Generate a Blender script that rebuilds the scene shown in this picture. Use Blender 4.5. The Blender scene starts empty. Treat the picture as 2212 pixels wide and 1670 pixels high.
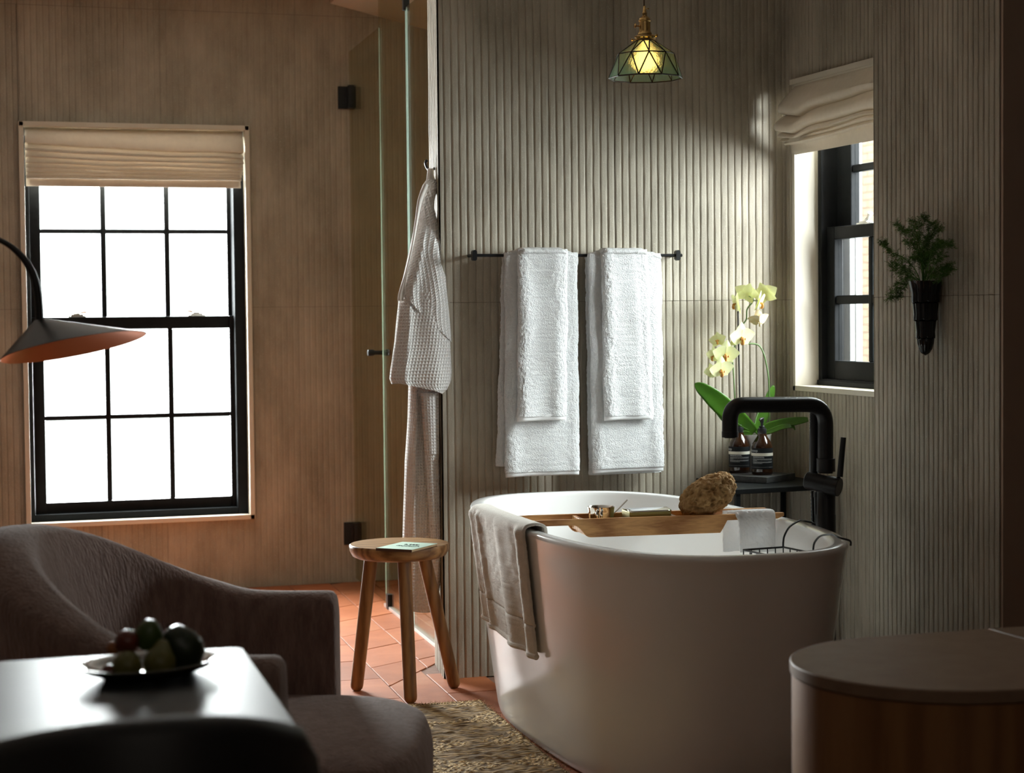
import bpy, bmesh, math, random
from mathutils import Vector, Matrix, noise
random.seed(7)
SC = bpy.context.scene
COL = SC.collection
R_ = math.radians
PI = math.pi

# ---------------------------------------------------------------- camera
FPX, CXP, CYP, EYE = 4076.36, 1106.0, 835.0, 1.2
YAW, PITCH, ROLL = R_(17.688), R_(2.2554), R_(0.57526)
_f = Vector((math.sin(YAW)*math.cos(PITCH), math.cos(YAW)*math.cos(PITCH), -math.sin(PITCH)))
_r = Vector((math.cos(YAW), -math.sin(YAW), 0))
_d = _f.cross(_r)
CR = _r*math.cos(ROLL) + _d*math.sin(ROLL)
CD = -_r*math.sin(ROLL) + _d*math.cos(ROLL)
CF = _f
EYEP = Vector((0, 0, EYE))
cam = bpy.data.cameras.new('camera')
cam.sensor_width = 36.0
cam.lens = FPX/2212*36.0
cam.clip_end = 100
cam.dof.use_dof = True
cam.dof.focus_distance = 5.5
cam.dof.aperture_fstop = 5.0
cam.dof.aperture_blades = 7
camo = bpy.data.objects.new('camera', cam)
COL.objects.link(camo)
camo.matrix_world = Matrix(((CR.x, -CD.x, -CF.x, 0), (CR.y, -CD.y, -CF.y, 0), (CR.z, -CD.z, -CF.z, EYE), (0, 0, 0, 1)))
SC.camera = camo

def at(x, y, X=None, Y=None, Z=None):
    """point of the room seen at a pixel of the photograph, on the plane X=, Y= or Z="""
    d = CR*((x-CXP)/FPX) + CD*((y-CYP)/FPX) + CF
    if X is not None: t = X/d.x
    elif Y is not None: t = Y/d.y
    else: t = (Z-EYE)/d.z
    return EYEP + d*t

def pxm(p):
    """metres per photograph pixel at a point"""
    return (Vector(p)-EYEP).dot(CF)/FPX

# ---------------------------------------------------------------- daylight, added fill lights, exposure
w = bpy.data.worlds.new('world'); SC.world = w; w.use_nodes = True
SKY = 5.0
bgn = w.node_tree.nodes['Background']
bgn.inputs[0].default_value = (0.93, 0.98, 1.0, 1); bgn.inputs[1].default_value = SKY

def area(name, loc, direction, sx, sy, energy=None, col=(1, 1, 1), portal=False):
    l = bpy.data.lights.new(name, 'AREA'); l.shape = 'RECTANGLE'; l.size = sx; l.size_y = sy
    l.color = col
    if energy: l.energy = energy
    o = bpy.data.objects.new(name, l); COL.objects.link(o)
    o.location = loc
    o.rotation_euler = Vector(direction).to_track_quat('-Z', 'Y').to_euler()
    if portal: l.cycles.is_portal = True
    return o
area('sky_light_sash_window', (0.94, 8.85, 1.45), (0, -1, -0.12), 1.7, 2.3, 1.7*2.3*PI*72, (0.97, 0.99, 1.0))
area('sky_light_alcove_window', (3.75, 5.30, 1.95), (-1, 0.12, -0.45), 1.5, 1.5, 1.5*1.5*PI*52, (0.95, 0.98, 1.0))
area('room_fill', (0.4, -0.9, 2.35), (0.12, 1, -0.25), 3.0, 0.5, 4, (1.0, 0.88, 0.76))  # added soft warm fill from behind the camera, not a lamp of the room

wd = area('floor_bounce_fill', (1.15, 7.15, 2.57), (0, 0.0, -1), 1.5, 0.5, 2.8, (1.0, 0.84, 0.70))  # unseen area light, added so the floor's bounce warms the far wall
wd.data.spread = R_(70)

SC.view_settings.view_transform = 'Standard'
SC.view_settings.look = 'None'
SC.view_settings.gamma = 1.0
SC.view_settings.exposure = 0.0
SC.view_settings.use_curve_mapping = False
SC.cycles.max_bounces = 10
SC.cycles.diffuse_bounces = 6
SC.cycles.glossy_bounces = 4
SC.cycles.transmission_bounces = 8
SC.cycles.transparent_max_bounces = 12
SC.cycles.sample_clamp_indirect = 8.0
SC.cycles.caustics_reflective = False
SC.cycles.caustics_refractive = False
SC.cycles.use_denoising = True
try:
    SC.cycles.denoiser = 'OPENIMAGEDENOISE'
    SC.cycles.denoising_input_passes = 'RGB_ALBEDO_NORMAL'
except Exception:
    pass

# ---------------------------------------------------------------- materials
def new_mat(name):
    m = bpy.data.materials.new(name); m.use_nodes = True
    nt = m.node_tree
    return m, nt, nt.nodes['Principled BSDF'], nt.nodes, nt.links

def mat(name, col, rough=0.5, metal=0.0, var=None, col2=None, stretch=(1, 1, 1), bump=None, spec=0.5, coat=0.0,
        sheen=0.0, trans=0.0, speck=None, bstretch=(1, 1, 1), sss=0.0):
    """principled with two-tone noise (var = noise scale), fine bump (scale, metres) and light specks"""
    m, nt, P, N, L = new_mat(name)
    P.inputs['Roughness'].default_value = rough
    P.inputs['Metallic'].default_value = metal
    P.inputs['Specular IOR Level'].default_value = spec
    P.inputs['Coat Weight'].default_value = coat
    if coat: P.inputs['Coat Roughness'].default_value = 0.12
    if sheen:
        P.inputs['Sheen Weight'].default_value = sheen; P.inputs['Sheen Roughness'].default_value = 0.45
    P.inputs['Transmission Weight'].default_value = trans
    if sss:
        P.inputs['Subsurface Weight'].default_value = sss; P.inputs['Subsurface Radius'].default_value = (0.012, 0.01, 0.006)
    P.inputs['Base Color'].default_value = (*col, 1)
    tc = N.new('ShaderNodeTexCoord')
    out = None
    if var:
        mp = N.new('ShaderNodeMapping'); mp.inputs['Scale'].default_value = stretch
        L.new(tc.outputs['Object'], mp.inputs[0])
        n = N.new('ShaderNodeTexNoise'); n.inputs['Scale'].default_value = var; n.inputs['Detail'].default_value = 6
        n.inputs['Roughness'].default_value = 0.65
        L.new(mp.outputs[0], n.inputs['Vector'])
        rp = N.new('ShaderNodeValToRGB'); rp.color_ramp.elements[0].position = 0.33; rp.color_ramp.elements[1].position = 0.67
        rp.color_ramp.elements[0].color = (*col, 1); rp.color_ramp.elements[1].color = (*(col2 or col), 1)
        L.new(n.outputs['Fac'], rp.inputs[0]); out = rp.outputs[0]
        if speck:
            n2 = N.new('ShaderNodeTexNoise'); n2.inputs['Scale'].default_value = speck[0]; n2.inputs['Detail'].default_value = 2
            L.new(tc.outputs['Object'], n2.inputs['Vector'])
            r2 = N.new('ShaderNodeValToRGB'); r2.color_ramp.elements[0].position = speck[1]; r2.color_ramp.elements[1].position = speck[1]+0.06
            L.new(n2.outputs['Fac'], r2.inputs[0])
            mx = N.new('ShaderNodeMixRGB'); mx.inputs[2].default_value = (*speck[2], 1)
            L.new(r2.outputs[0], mx.inputs[0]); L.new(out, mx.inputs[1]); out = mx.outputs[0]
        L.new(out, P.inputs['Base Color'])
    if bump:
        mb = N.new('ShaderNodeMapping'); mb.inputs['Scale'].default_value = bstretch
        L.new(tc.outputs['Object'], mb.inputs[0])
        nb = N.new('ShaderNodeTexNoise'); nb.inputs['Scale'].default_value = bump[0]; nb.inputs['Detail'].default_value = 4
        L.new(mb.outputs[0], nb.inputs['Vector'])
        b = N.new('ShaderNodeBump'); b.inputs['Strength'].default_value = 1.0; b.inputs['Distance'].default_value = bump[1]
        L.new(nb.outputs['Fac'], b.inputs['Height']); L.new(b.outputs[0], P.inputs['Normal'])
    return m

def wood(name, c1, c2, axis='X', scale=14, ring=2.2, rough=0.45, bumpd=0.0004, coat=0.0):
    """grain: stretched noise plus distorted rings"""
    m, nt, P, N, L = new_mat(name)
    P.inputs['Roughness'].default_value = rough; P.inputs['Coat Weight'].default_value = coat
    tc = N.new('ShaderNodeTexCoord'); mp = N.new('ShaderNodeMapping')
    s = {'X': (0.12, 1, 1), 'Y': (1, 0.12, 1), 'Z': (1, 1, 0.1)}[axis]
    mp.inputs['Scale'].default_value = s
    L.new(tc.outputs['Object'], mp.inputs[0])
    wv = N.new('ShaderNodeTexWave'); wv.wave_type = 'BANDS'; wv.bands_direction = 'Y' if axis == 'X' else 'X'
    wv.inputs['Scale'].default_value = scale; wv.inputs['Distortion'].default_value = ring*3; wv.inputs['Detail'].default_value = 3
    wv.inputs['Detail Scale'].default_value = 1.2
    L.new(mp.outputs[0], wv.inputs['Vector'])
    n = N.new('ShaderNodeTexNoise'); n.inputs['Scale'].default_value = scale*14; n.inputs['Detail'].default_value = 4
    L.new(mp.outputs[0], n.inputs['Vector'])
    mx = N.new('ShaderNodeMixRGB'); mx.inputs[0].default_value = 0.55
    L.new(wv.outputs['Fac'], mx.inputs[1]); L.new(n.outputs['Fac'], mx.inputs[2])
    rp = N.new('ShaderNodeValToRGB'); rp.color_ramp.elements[0].position = 0.25; rp.color_ramp.elements[1].position = 0.75
    rp.color_ramp.elements[0].color = (*c1, 1); rp.color_ramp.elements[1].color = (*c2, 1)
    L.new(mx.outputs[0], rp.inputs[0]); L.new(rp.outputs[0], P.inputs['Base Color'])
    b = N.new('ShaderNodeBump'); b.inputs['Distance'].default_value = bumpd
    L.new(mx.outputs[0], b.inputs['Height']); L.new(b.outputs[0], P.inputs['Normal'])
    return m

def glass_sheet(name, tint, refl=1.0, rough=0.02):
    """thin clear pane: tinted see-through plus a fresnel reflection"""
    m, nt, P, N, L = new_mat(name)
    N.remove(P)
    t = N.new('ShaderNodeBsdfTransparent'); t.inputs[0].default_value = (*tint, 1)
    g = N.new('ShaderNodeBsdfGlossy'); g.inputs['Roughness'].default_value = rough
    fr = N.new('ShaderNodeFresnel'); fr.inputs[0].default_value = 1.5
    ge = N.new('ShaderNodeNewGeometry'); io = N.new('ShaderNodeMath'); io.operation = 'MULTIPLY_ADD'; io.inputs[1].default_value = 1/1.5-1.5; io.inputs[2].default_value = 1.5
    L.new(ge.outputs['Backfacing'], io.inputs[0]); L.new(io.outputs[0], fr.inputs[0])     # the same reflection on the way out of the pane
    mu = N.new('ShaderNodeMath'); mu.operation = 'MULTIPLY'; mu.inputs[1].default_value = refl
    L.new(fr.outputs[0], mu.inputs[0])
    mx = N.new('ShaderNodeMixShader'); L.new(mu.outputs[0], mx.inputs[0]); L.new(t.outputs[0], mx.inputs[1]); L.new(g.outputs[0], mx.inputs[2])
    L.new(mx.outputs[0], N['Material Output'].inputs[0])
    return m

def emit(name, col, s):
    m, nt, P, N, L = new_mat(name)
    P.inputs['Base Color'].default_value = (*col, 1)
    P.inputs['Emission Color'].default_value = (*col, 1); P.inputs['Emission Strength'].default_value = s
    return m

def waffle(name, col, cell, depth):
    """honeycomb weave following the cloth's own UV"""
    m, nt, P, N, L = new_mat(name)
    P.inputs['Base Color'].default_value = (*col, 1); P.inputs['Roughness'].default_value = 0.9
    P.inputs['Sheen Weight'].default_value = 0.2
    uv = N.new('ShaderNodeUVMap')
    sx = N.new('ShaderNodeSeparateXYZ'); L.new(uv.outputs[0], sx.inputs[0])
    def tri(sock):
        a = N.new('ShaderNodeMath'); a.operation = 'PINGPONG'; a.inputs[1].default_value = cell/2
        L.new(sock, a.inputs[0])
        b = N.new('ShaderNodeMath'); b.operation = 'DIVIDE'; b.inputs[1].default_value = cell/2
        L.new(a.outputs[0], b.inputs[0]); return b.outputs[0]
    mx = N.new('ShaderNodeMath'); mx.operation = 'MAXIMUM'
    L.new(tri(sx.outputs[0]), mx.inputs[0]); L.new(tri(sx.outputs[1]), mx.inputs[1])
    pw = N.new('ShaderNodeMath'); pw.operation = 'POWER'; pw.inputs[1].default_value = 2.0; L.new(mx.outputs[0], pw.inputs[0])
    b = N.new('ShaderNodeBump'); b.inputs['Distance'].default_value = depth; L.new(pw.outputs[0], b.inputs['Height'])
    L.new(b.outputs[0], P.inputs['Normal'])
    rp = N.new('ShaderNodeValToRGB'); rp.color_ramp.elements[0].color = (col[0]*0.84, col[1]*0.83, col[2]*0.82, 1)
    rp.color_ramp.elements[1].color = (*col, 1); rp.color_ramp.elements[1].position = 0.8
    L.new(pw.outputs[0], rp.inputs[0]); L.new(rp.outputs[0], P.inputs['Base Color'])
    return m

M = {}
M['tile'] = mat('fluted_cement', (0.28, 0.245, 0.19), 0.62, var=5, col2=(0.47, 0.42, 0.335), stretch=(1, 1, 0.45), bump=(240, 0.0007), speck=(330, 0.66, (0.55, 0.51, 0.44)))
M['tilebase'] = mat('cement_joint', (0.20, 0.175, 0.14), 0.9, var=9, col2=(0.25, 0.22, 0.18))
M['plaster'] = mat('painted_plaster', (0.14, 0.105, 0.08), 0.75, var=3, col2=(0.16, 0.12, 0.09), bump=(60, 0.0004))
M['ceil'] = mat('ceiling_plaster', (0.70, 0.66, 0.59), 0.8, var=2, col2=(0.73, 0.69, 0.62))
M['terra'] = mat('terracotta', (0.40, 0.135, 0.055), 0.5, var=7, col2=(0.52, 0.20, 0.085), bump=(120, 0.0004), spec=0.45)
M['grout'] = mat('floor_grout', (0.16, 0.075, 0.045), 0.85, var=30, col2=(0.24, 0.13, 0.09))
M['casing'] = mat('cream_paint', (0.66, 0.61, 0.51), 0.5, var=3, col2=(0.68, 0.63, 0.53))
M['black_paint'] = mat('black_gloss_paint', (0.012, 0.013, 0.014), 0.28, var=20, col2=(0.016, 0.017, 0.018), bump=(35, 0.0004), spec=0.05)
M['matte_black'] = mat('matte_black_metal', (0.009, 0.009, 0.010), 0.36, metal=0.0, var=30, col2=(0.013, 0.013, 0.014), spec=0.3)
M['black_matt'] = mat('black_matt_paint', (0.010, 0.011, 0.012), 0.8, var=20, col2=(0.013, 0.014, 0.015), spec=0.05)
M['plaster_warm'] = mat('warm_painted_plaster', (0.34, 0.24, 0.18), 0.75, var=3, col2=(0.37, 0.265, 0.20), bump=(60, 0.0004))
M['table_metal'] = mat('dull_black_metal', (0.008, 0.009, 0.009), 0.5, var=30, col2=(0.012, 0.013, 0.013), spec=0.12)
M['pane'] = glass_sheet('window_glass', (0.96, 0.98, 0.97))
M['shower_glass'] = glass_sheet('shower_glass', (0.90, 0.89, 0.79), 0.7)
M['glass_edge'] = mat('glass_edge', (0.66, 0.78, 0.84), 0.15, var=8, col2=(0.72, 0.84, 0.9), spec=0.8)
M['alu'] = mat('channel_metal', (0.62, 0.56, 0.52), 0.35, metal=0.7, var=40, col2=(0.66, 0.6, 0.56))
M['nickel'] = mat('pale_nickel', (0.78, 0.78, 0.74), 0.25, metal=0.85, var=40, col2=(0.82, 0.82, 0.78))
M['chrome'] = mat('polished_steel', (0.86, 0.86, 0.85), 0.06, metal=1.0, var=10, col2=(0.88, 0.88, 0.87))
M['brass'] = mat('aged_brass', (0.50, 0.32, 0.12), 0.26, metal=0.9, var=60, col2=(0.60, 0.40, 0.16))
M['linen'] = mat('blind_linen', (0.70, 0.64, 0.55), 0.9, var=40, col2=(0.76, 0.70, 0.60), bump=(700, 0.0006), sheen=0.1)
def cloth_trans(m, col, k):
    nt = m.node_tree; N, L = nt.nodes, nt.links
    t = N.new('ShaderNodeBsdfTranslucent'); t.inputs[0].default_value = (*col, 1)
    mx = N.new('ShaderNodeMixShader'); mx.inputs[0].default_value = k
    L.new(N['Principled BSDF'].outputs[0], mx.inputs[1]); L.new(t.outputs[0], mx.inputs[2]); L.new(mx.outputs[0], N['Material Output'].inputs[0])
cloth_trans(M['linen'], (0.58, 0.50, 0.42), 0.13)
M['enamel'] = mat('white_enamel', (0.86, 0.86, 0.85), 0.16, var=2, col2=(0.88, 0.88, 0.87), coat=0.25)
M['towel'] = mat('white_terry', (0.76, 0.77, 0.78), 0.95, var=90, col2=(0.86, 0.86, 0.86), bump=(300, 0.0045), sheen=0.25)
M['face_terry'] = mat('soft_white_terry', (0.90, 0.91, 0.92), 0.95, var=90, col2=(0.95, 0.95, 0.95), bump=(320, 0.002))
M['hem'] = mat('white_twill', (0.86, 0.86, 0.87), 0.9, var=80, col2=(0.9, 0.9, 0.9), bump=(900, 0.0008), sheen=0.1)
M['mat_towel'] = mat('grey_terry', (0.68, 0.63, 0.56), 0.95, var=50, col2=(0.78, 0.73, 0.66), bump=(420, 0.0018), sheen=0.3)
M['waffle'] = waffle('waffle_cotton', (0.92, 0.90, 0.885), 0.0105, 0.0032)
M['plain_cotton'] = mat('plain_cotton', (0.86, 0.83, 0.79), 0.9, var=60, col2=(0.82, 0.77, 0.72), bump=(500, 0.0006))
M['oak'] = wood('dark_oak', (0.19, 0.09, 0.03), (0.44, 0.25, 0.10), 'X', 9, 2.6, 0.4)
M['oak_leg'] = wood('dark_oak_upright', (0.17, 0.08, 0.026), (0.38, 0.205, 0.078), 'Z', 9, 2.0, 0.4)
M['teak'] = wood('teak', (0.36, 0.15, 0.045), (0.74, 0.40, 0.155), 'X', 16, 1.6, 0.45)
M['cabinet'] = wood('walnut_veneer', (0.20, 0.09, 0.032), (0.29, 0.14, 0.052), 'Z', 6, 1.2, 0.4)
M['cabtop'] = mat('brown_leather_top', (0.21, 0.135, 0.088), 0.5, var=18, col2=(0.25, 0.17, 0.115), bump=(300, 0.0003), spec=0.15)
M['boucle'] = mat('mauve_brown_chenille', (0.17, 0.10, 0.082), 0.95, var=45, col2=(0.28, 0.185, 0.155), stretch=(1, 1, 0.25), bump=(150, 0.007), bstretch=(1, 1, 0.25), sheen=0.25)
M['table_black'] = mat('black_lacquer', (0.015, 0.016, 0.017), 0.36, var=4, col2=(0.02, 0.021, 0.022), spec=0.10)
M['black_leather'] = mat('black_leather', (0.008, 0.008, 0.009), 0.5, var=30, col2=(0.011, 0.011, 0.012), bump=(200, 0.0004))
M['lamp_black'] = mat('lamp_black', (0.012, 0.012, 0.012), 0.38, var=30, col2=(0.015, 0.015, 0.015))
M['copper'] = mat('copper_lining', (0.62, 0.24, 0.09), 0.32, metal=0.6, var=12, col2=(0.66, 0.27, 0.11))
def jute(name, dark, lite, sc, stretch):
    m, nt, P, N, L = new_mat(name); P.inputs['Roughness'].default_value = 0.9
    tc = N.new('ShaderNodeTexCoord'); mp = N.new('ShaderNodeMapping'); mp.inputs['Scale'].default_value = stretch
    L.new(tc.outputs['Object'], mp.inputs[0])
    nz = N.new('ShaderNodeTexNoise'); nz.inputs['Scale'].default_value = 40; L.new(mp.outputs[0], nz.inputs['Vector'])
    ad = N.new('ShaderNodeVectorMath'); ad.operation = 'MULTIPLY_ADD'; ad.inputs[1].default_value = (0.012,)*3
    L.new(nz.outputs['Color'], ad.inputs[0]); L.new(mp.outputs[0], ad.inputs[2])
    v = N.new('ShaderNodeTexVoronoi'); v.inputs['Scale'].default_value = sc; L.new(ad.outputs[0], v.inputs['Vector'])
    n2 = N.new('ShaderNodeTexNoise'); n2.inputs['Scale'].default_value = 300; n2.inputs['Detail'].default_value = 3; L.new(mp.outputs[0], n2.inputs['Vector'])
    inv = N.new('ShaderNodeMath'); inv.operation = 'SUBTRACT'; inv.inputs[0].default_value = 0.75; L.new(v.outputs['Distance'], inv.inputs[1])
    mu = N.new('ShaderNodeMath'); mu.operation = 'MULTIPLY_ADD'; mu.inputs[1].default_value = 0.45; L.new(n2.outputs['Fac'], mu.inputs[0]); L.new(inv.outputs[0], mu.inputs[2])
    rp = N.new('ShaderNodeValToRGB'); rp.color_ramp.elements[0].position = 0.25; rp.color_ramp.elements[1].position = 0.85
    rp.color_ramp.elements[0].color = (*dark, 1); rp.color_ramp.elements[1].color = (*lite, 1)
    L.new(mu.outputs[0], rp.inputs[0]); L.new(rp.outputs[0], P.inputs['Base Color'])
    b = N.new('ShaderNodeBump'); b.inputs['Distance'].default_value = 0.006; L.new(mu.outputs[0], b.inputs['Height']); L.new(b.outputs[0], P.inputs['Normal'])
    return m
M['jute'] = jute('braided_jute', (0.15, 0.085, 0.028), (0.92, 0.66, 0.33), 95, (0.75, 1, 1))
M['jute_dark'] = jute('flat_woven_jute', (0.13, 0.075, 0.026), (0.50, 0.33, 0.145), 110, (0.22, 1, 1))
M['sponge'] = mat('sea_sponge', (0.30, 0.16, 0.055), 0.95, var=30, col2=(0.52, 0.33, 0.14), bump=(260, 0.002))
M['slab'] = mat('grey_stone', (0.03, 0.033, 0.034), 0.6, var=40, col2=(0.075, 0.078, 0.078), bump=(150, 0.0007))
M['amber'] = mat('amber_glass', (0.022, 0.007, 0.002), 0.08, var=6, col2=(0.032, 0.011, 0.004), spec=0.5, coat=0.2)
M['label_black'] = mat('label_black', (0.009, 0.011, 0.013), 0.6, var=20, col2=(0.012, 0.014, 0.016), spec=0.2)
M['label_cream'] = mat('label_cream', (0.80, 0.77, 0.66), 0.6, var=20, col2=(0.82, 0.79, 0.68))
M['print_white'] = mat('print_white', (0.55, 0.57, 0.57), 0.6)
M['pump'] = mat('black_plastic', (0.012, 0.013, 0.014), 0.3, var=20, col2=(0.015, 0.016, 0.017))
M['leaf'] = mat('orchid_leaf', (0.045, 0.13, 0.012), 0.35, var=14, col2=(0.09, 0.23, 0.02), spec=0.5, sss=0.15)
M['stem'] = mat('green_stem', (0.07, 0.14, 0.03), 0.5, var=40, col2=(0.11, 0.19, 0.05))
M['stake'] = mat('dark_stake', (0.015, 0.012, 0.01), 0.5)
M['petal'] = mat('cream_petal', (0.78, 0.80, 0.42), 0.6, var=50, col2=(0.86, 0.87, 0.58), sss=0.2)
M['petal_old'] = mat('faded_petal', (0.80, 0.62, 0.33), 0.6, var=50, col2=(0.86, 0.78, 0.6), sss=0.2)
M['lip'] = mat('orchid_lip', (0.72, 0.40, 0.05), 0.6, var=180, col2=(0.35, 0.07, 0.03))
M['pot'] = mat('white_ceramic', (0.72, 0.72, 0.68), 0.3, var=5, col2=(0.75, 0.75, 0.71))
M['soil'] = mat('bark_mix', (0.05, 0.03, 0.015), 0.9, var=60, col2=(0.09, 0.055, 0.03))
M['vase'] = mat('black_glaze', (0.006, 0.008, 0.010), 0.10, var=12, col2=(0.010, 0.012, 0.014), spec=0.4, coat=0.15)
M['fern'] = mat('fern_green', (0.04, 0.11, 0.016), 0.6, var=60, col2=(0.10, 0.22, 0.04), spec=0.2)
M['plate'] = mat('glazed_dish', (0.05, 0.045, 0.025), 0.12, var=10, col2=(0.07, 0.06, 0.035), coat=0.6)
M['avocado'] = mat('avocado_skin', (0.012, 0.02, 0.008), 0.3, var=60, col2=(0.022, 0.035, 0.014), bump=(160, 0.0012))
M['pear'] = mat('pear_skin', (0.10, 0.10, 0.018), 0.4, var=40, col2=(0.15, 0.13, 0.03))
M['lime'] = mat('lime_skin', (0.04, 0.07, 0.012), 0.35, var=40, col2=(0.06, 0.10, 0.02), bump=(300, 0.0004))
M['plum'] = mat('plum_skin', (0.10, 0.018, 0.012), 0.3, var=20, col2=(0.16, 0.03, 0.015))
M['apricot'] = mat('apricot_skin', (0.28, 0.09, 0.025), 0.5, var=20, col2=(0.36, 0.13, 0.04))
M['book_cover'] = mat('mint_cover', (0.52, 0.72, 0.60), 0.6, var=8, col2=(0.55, 0.75, 0.63))
M['paper'] = mat('book_pages', (0.50, 0.36, 0.20), 0.9, var=300, col2=(0.62, 0.47, 0.30), stretch=(0.05, 0.05, 4))
M['spine'] = mat('dark_spine', (0.10, 0.05, 0.03), 0.7)
M['ink'] = mat('black_ink', (0.02, 0.03, 0.028), 0.8)
M['soap_gold'] = mat('olive_metal', (0.36, 0.31, 0.10), 0.3, metal=0.6, var=20, col2=(0.40, 0.35, 0.13))
M['brick'] = mat('pale_brick', (0.50, 0.34, 0.235), 0.9, var=6, col2=(0.58, 0.43, 0.31), bump=(80, 0.002))
M['mortar'] = mat('pale_mortar', (0.78, 0.74, 0.64), 0.9, var=12, col2=(0.82, 0.78, 0.68))
M['render_grey'] = mat('storm_screen_grey', (0.16, 0.18, 0.18), 0.5, var=40, col2=(0.24, 0.26, 0.26), stretch=(6, 6, 0.2))
M['render_light'] = mat('light_grey_track', (0.40, 0.44, 0.47), 0.4, var=40, col2=(0.5, 0.54, 0.57), stretch=(6, 6, 0.2))
M['render_cream'] = mat('cream_frame', (0.75, 0.71, 0.58), 0.5, var=6, col2=(0.8, 0.76, 0.62))
M['ground'] = mat('pale_paving', (0.30, 0.29, 0.27), 0.9, var=3, col2=(0.34, 0.33, 0.31))
M['lead'] = mat('dark_lead', (0.010, 0.008, 0.006), 0.45, metal=0.5, var=60, col2=(0.02, 0.015, 0.01))
M['cord'] = mat('brown_cord', (0.06, 0.03, 0.012), 0.8)

def stained(name, col):
    m, nt, P, N, L = new_mat(name)
    P.inputs['Base Color'].default_value = (*col, 1); P.inputs['Roughness'].default_value = 0.36
    P.inputs['Transmission Weight'].default_value = 0.92; P.inputs['IOR'].default_value = 1.18
    tc = N.new('ShaderNodeTexCoord'); mp = N.new('ShaderNodeMapping'); mp.inputs['Scale'].default_value = (1, 1, 0.35)
    L.new(tc.outputs['Object'], mp.inputs[0])
    n = N.new('ShaderNodeTexNoise'); n.inputs['Scale'].default_value = 260; n.inputs['Detail'].default_value = 2
    L.new(mp.outputs[0], n.inputs['Vector'])
    b = N.new('ShaderNodeBump'); b.inputs['Distance'].default_value = 0.003; L.new(n.outputs['Fac'], b.inputs['Height'])
    L.new(b.outputs[0], P.inputs['Normal'])
    return m
cloth_trans(M['glass_edge'], (0.80, 0.94, 1.0), 0.6)
cloth_trans(M['petal'], (0.80, 0.84, 0.40), 0.2)
cloth_trans(M['leaf'], (0.16, 0.42, 0.03), 0.25)
M['stained'] = stained('sea_green_glass', (0.50, 0.88, 0.78))
cloth_trans(M['stained'], (0.8, 0.78, 0.5), 0.05)
cloth_trans(M['face_terry'], (0.95, 0.96, 0.97), 0.42)
cloth_trans(M['towel'], (0.9, 0.92, 0.93), 0.14)
M['bulb'] = emit('lit_filament', (1.0, 0.52, 0.14), 560.0)
M['globe'] = mat('amber_frosted_globe', (0.9, 0.6, 0.25), 0.4)
M['globe'].node_tree.nodes['Principled BSDF'].inputs['Emission Color'].default_value = (1.0, 0.62, 0.24, 1)
M['globe'].node_tree.nodes['Principled BSDF'].inputs['Emission Strength'].default_value = 6.0
cloth_trans(M['globe'], (1.0, 0.62, 0.24), 0.6)

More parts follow.
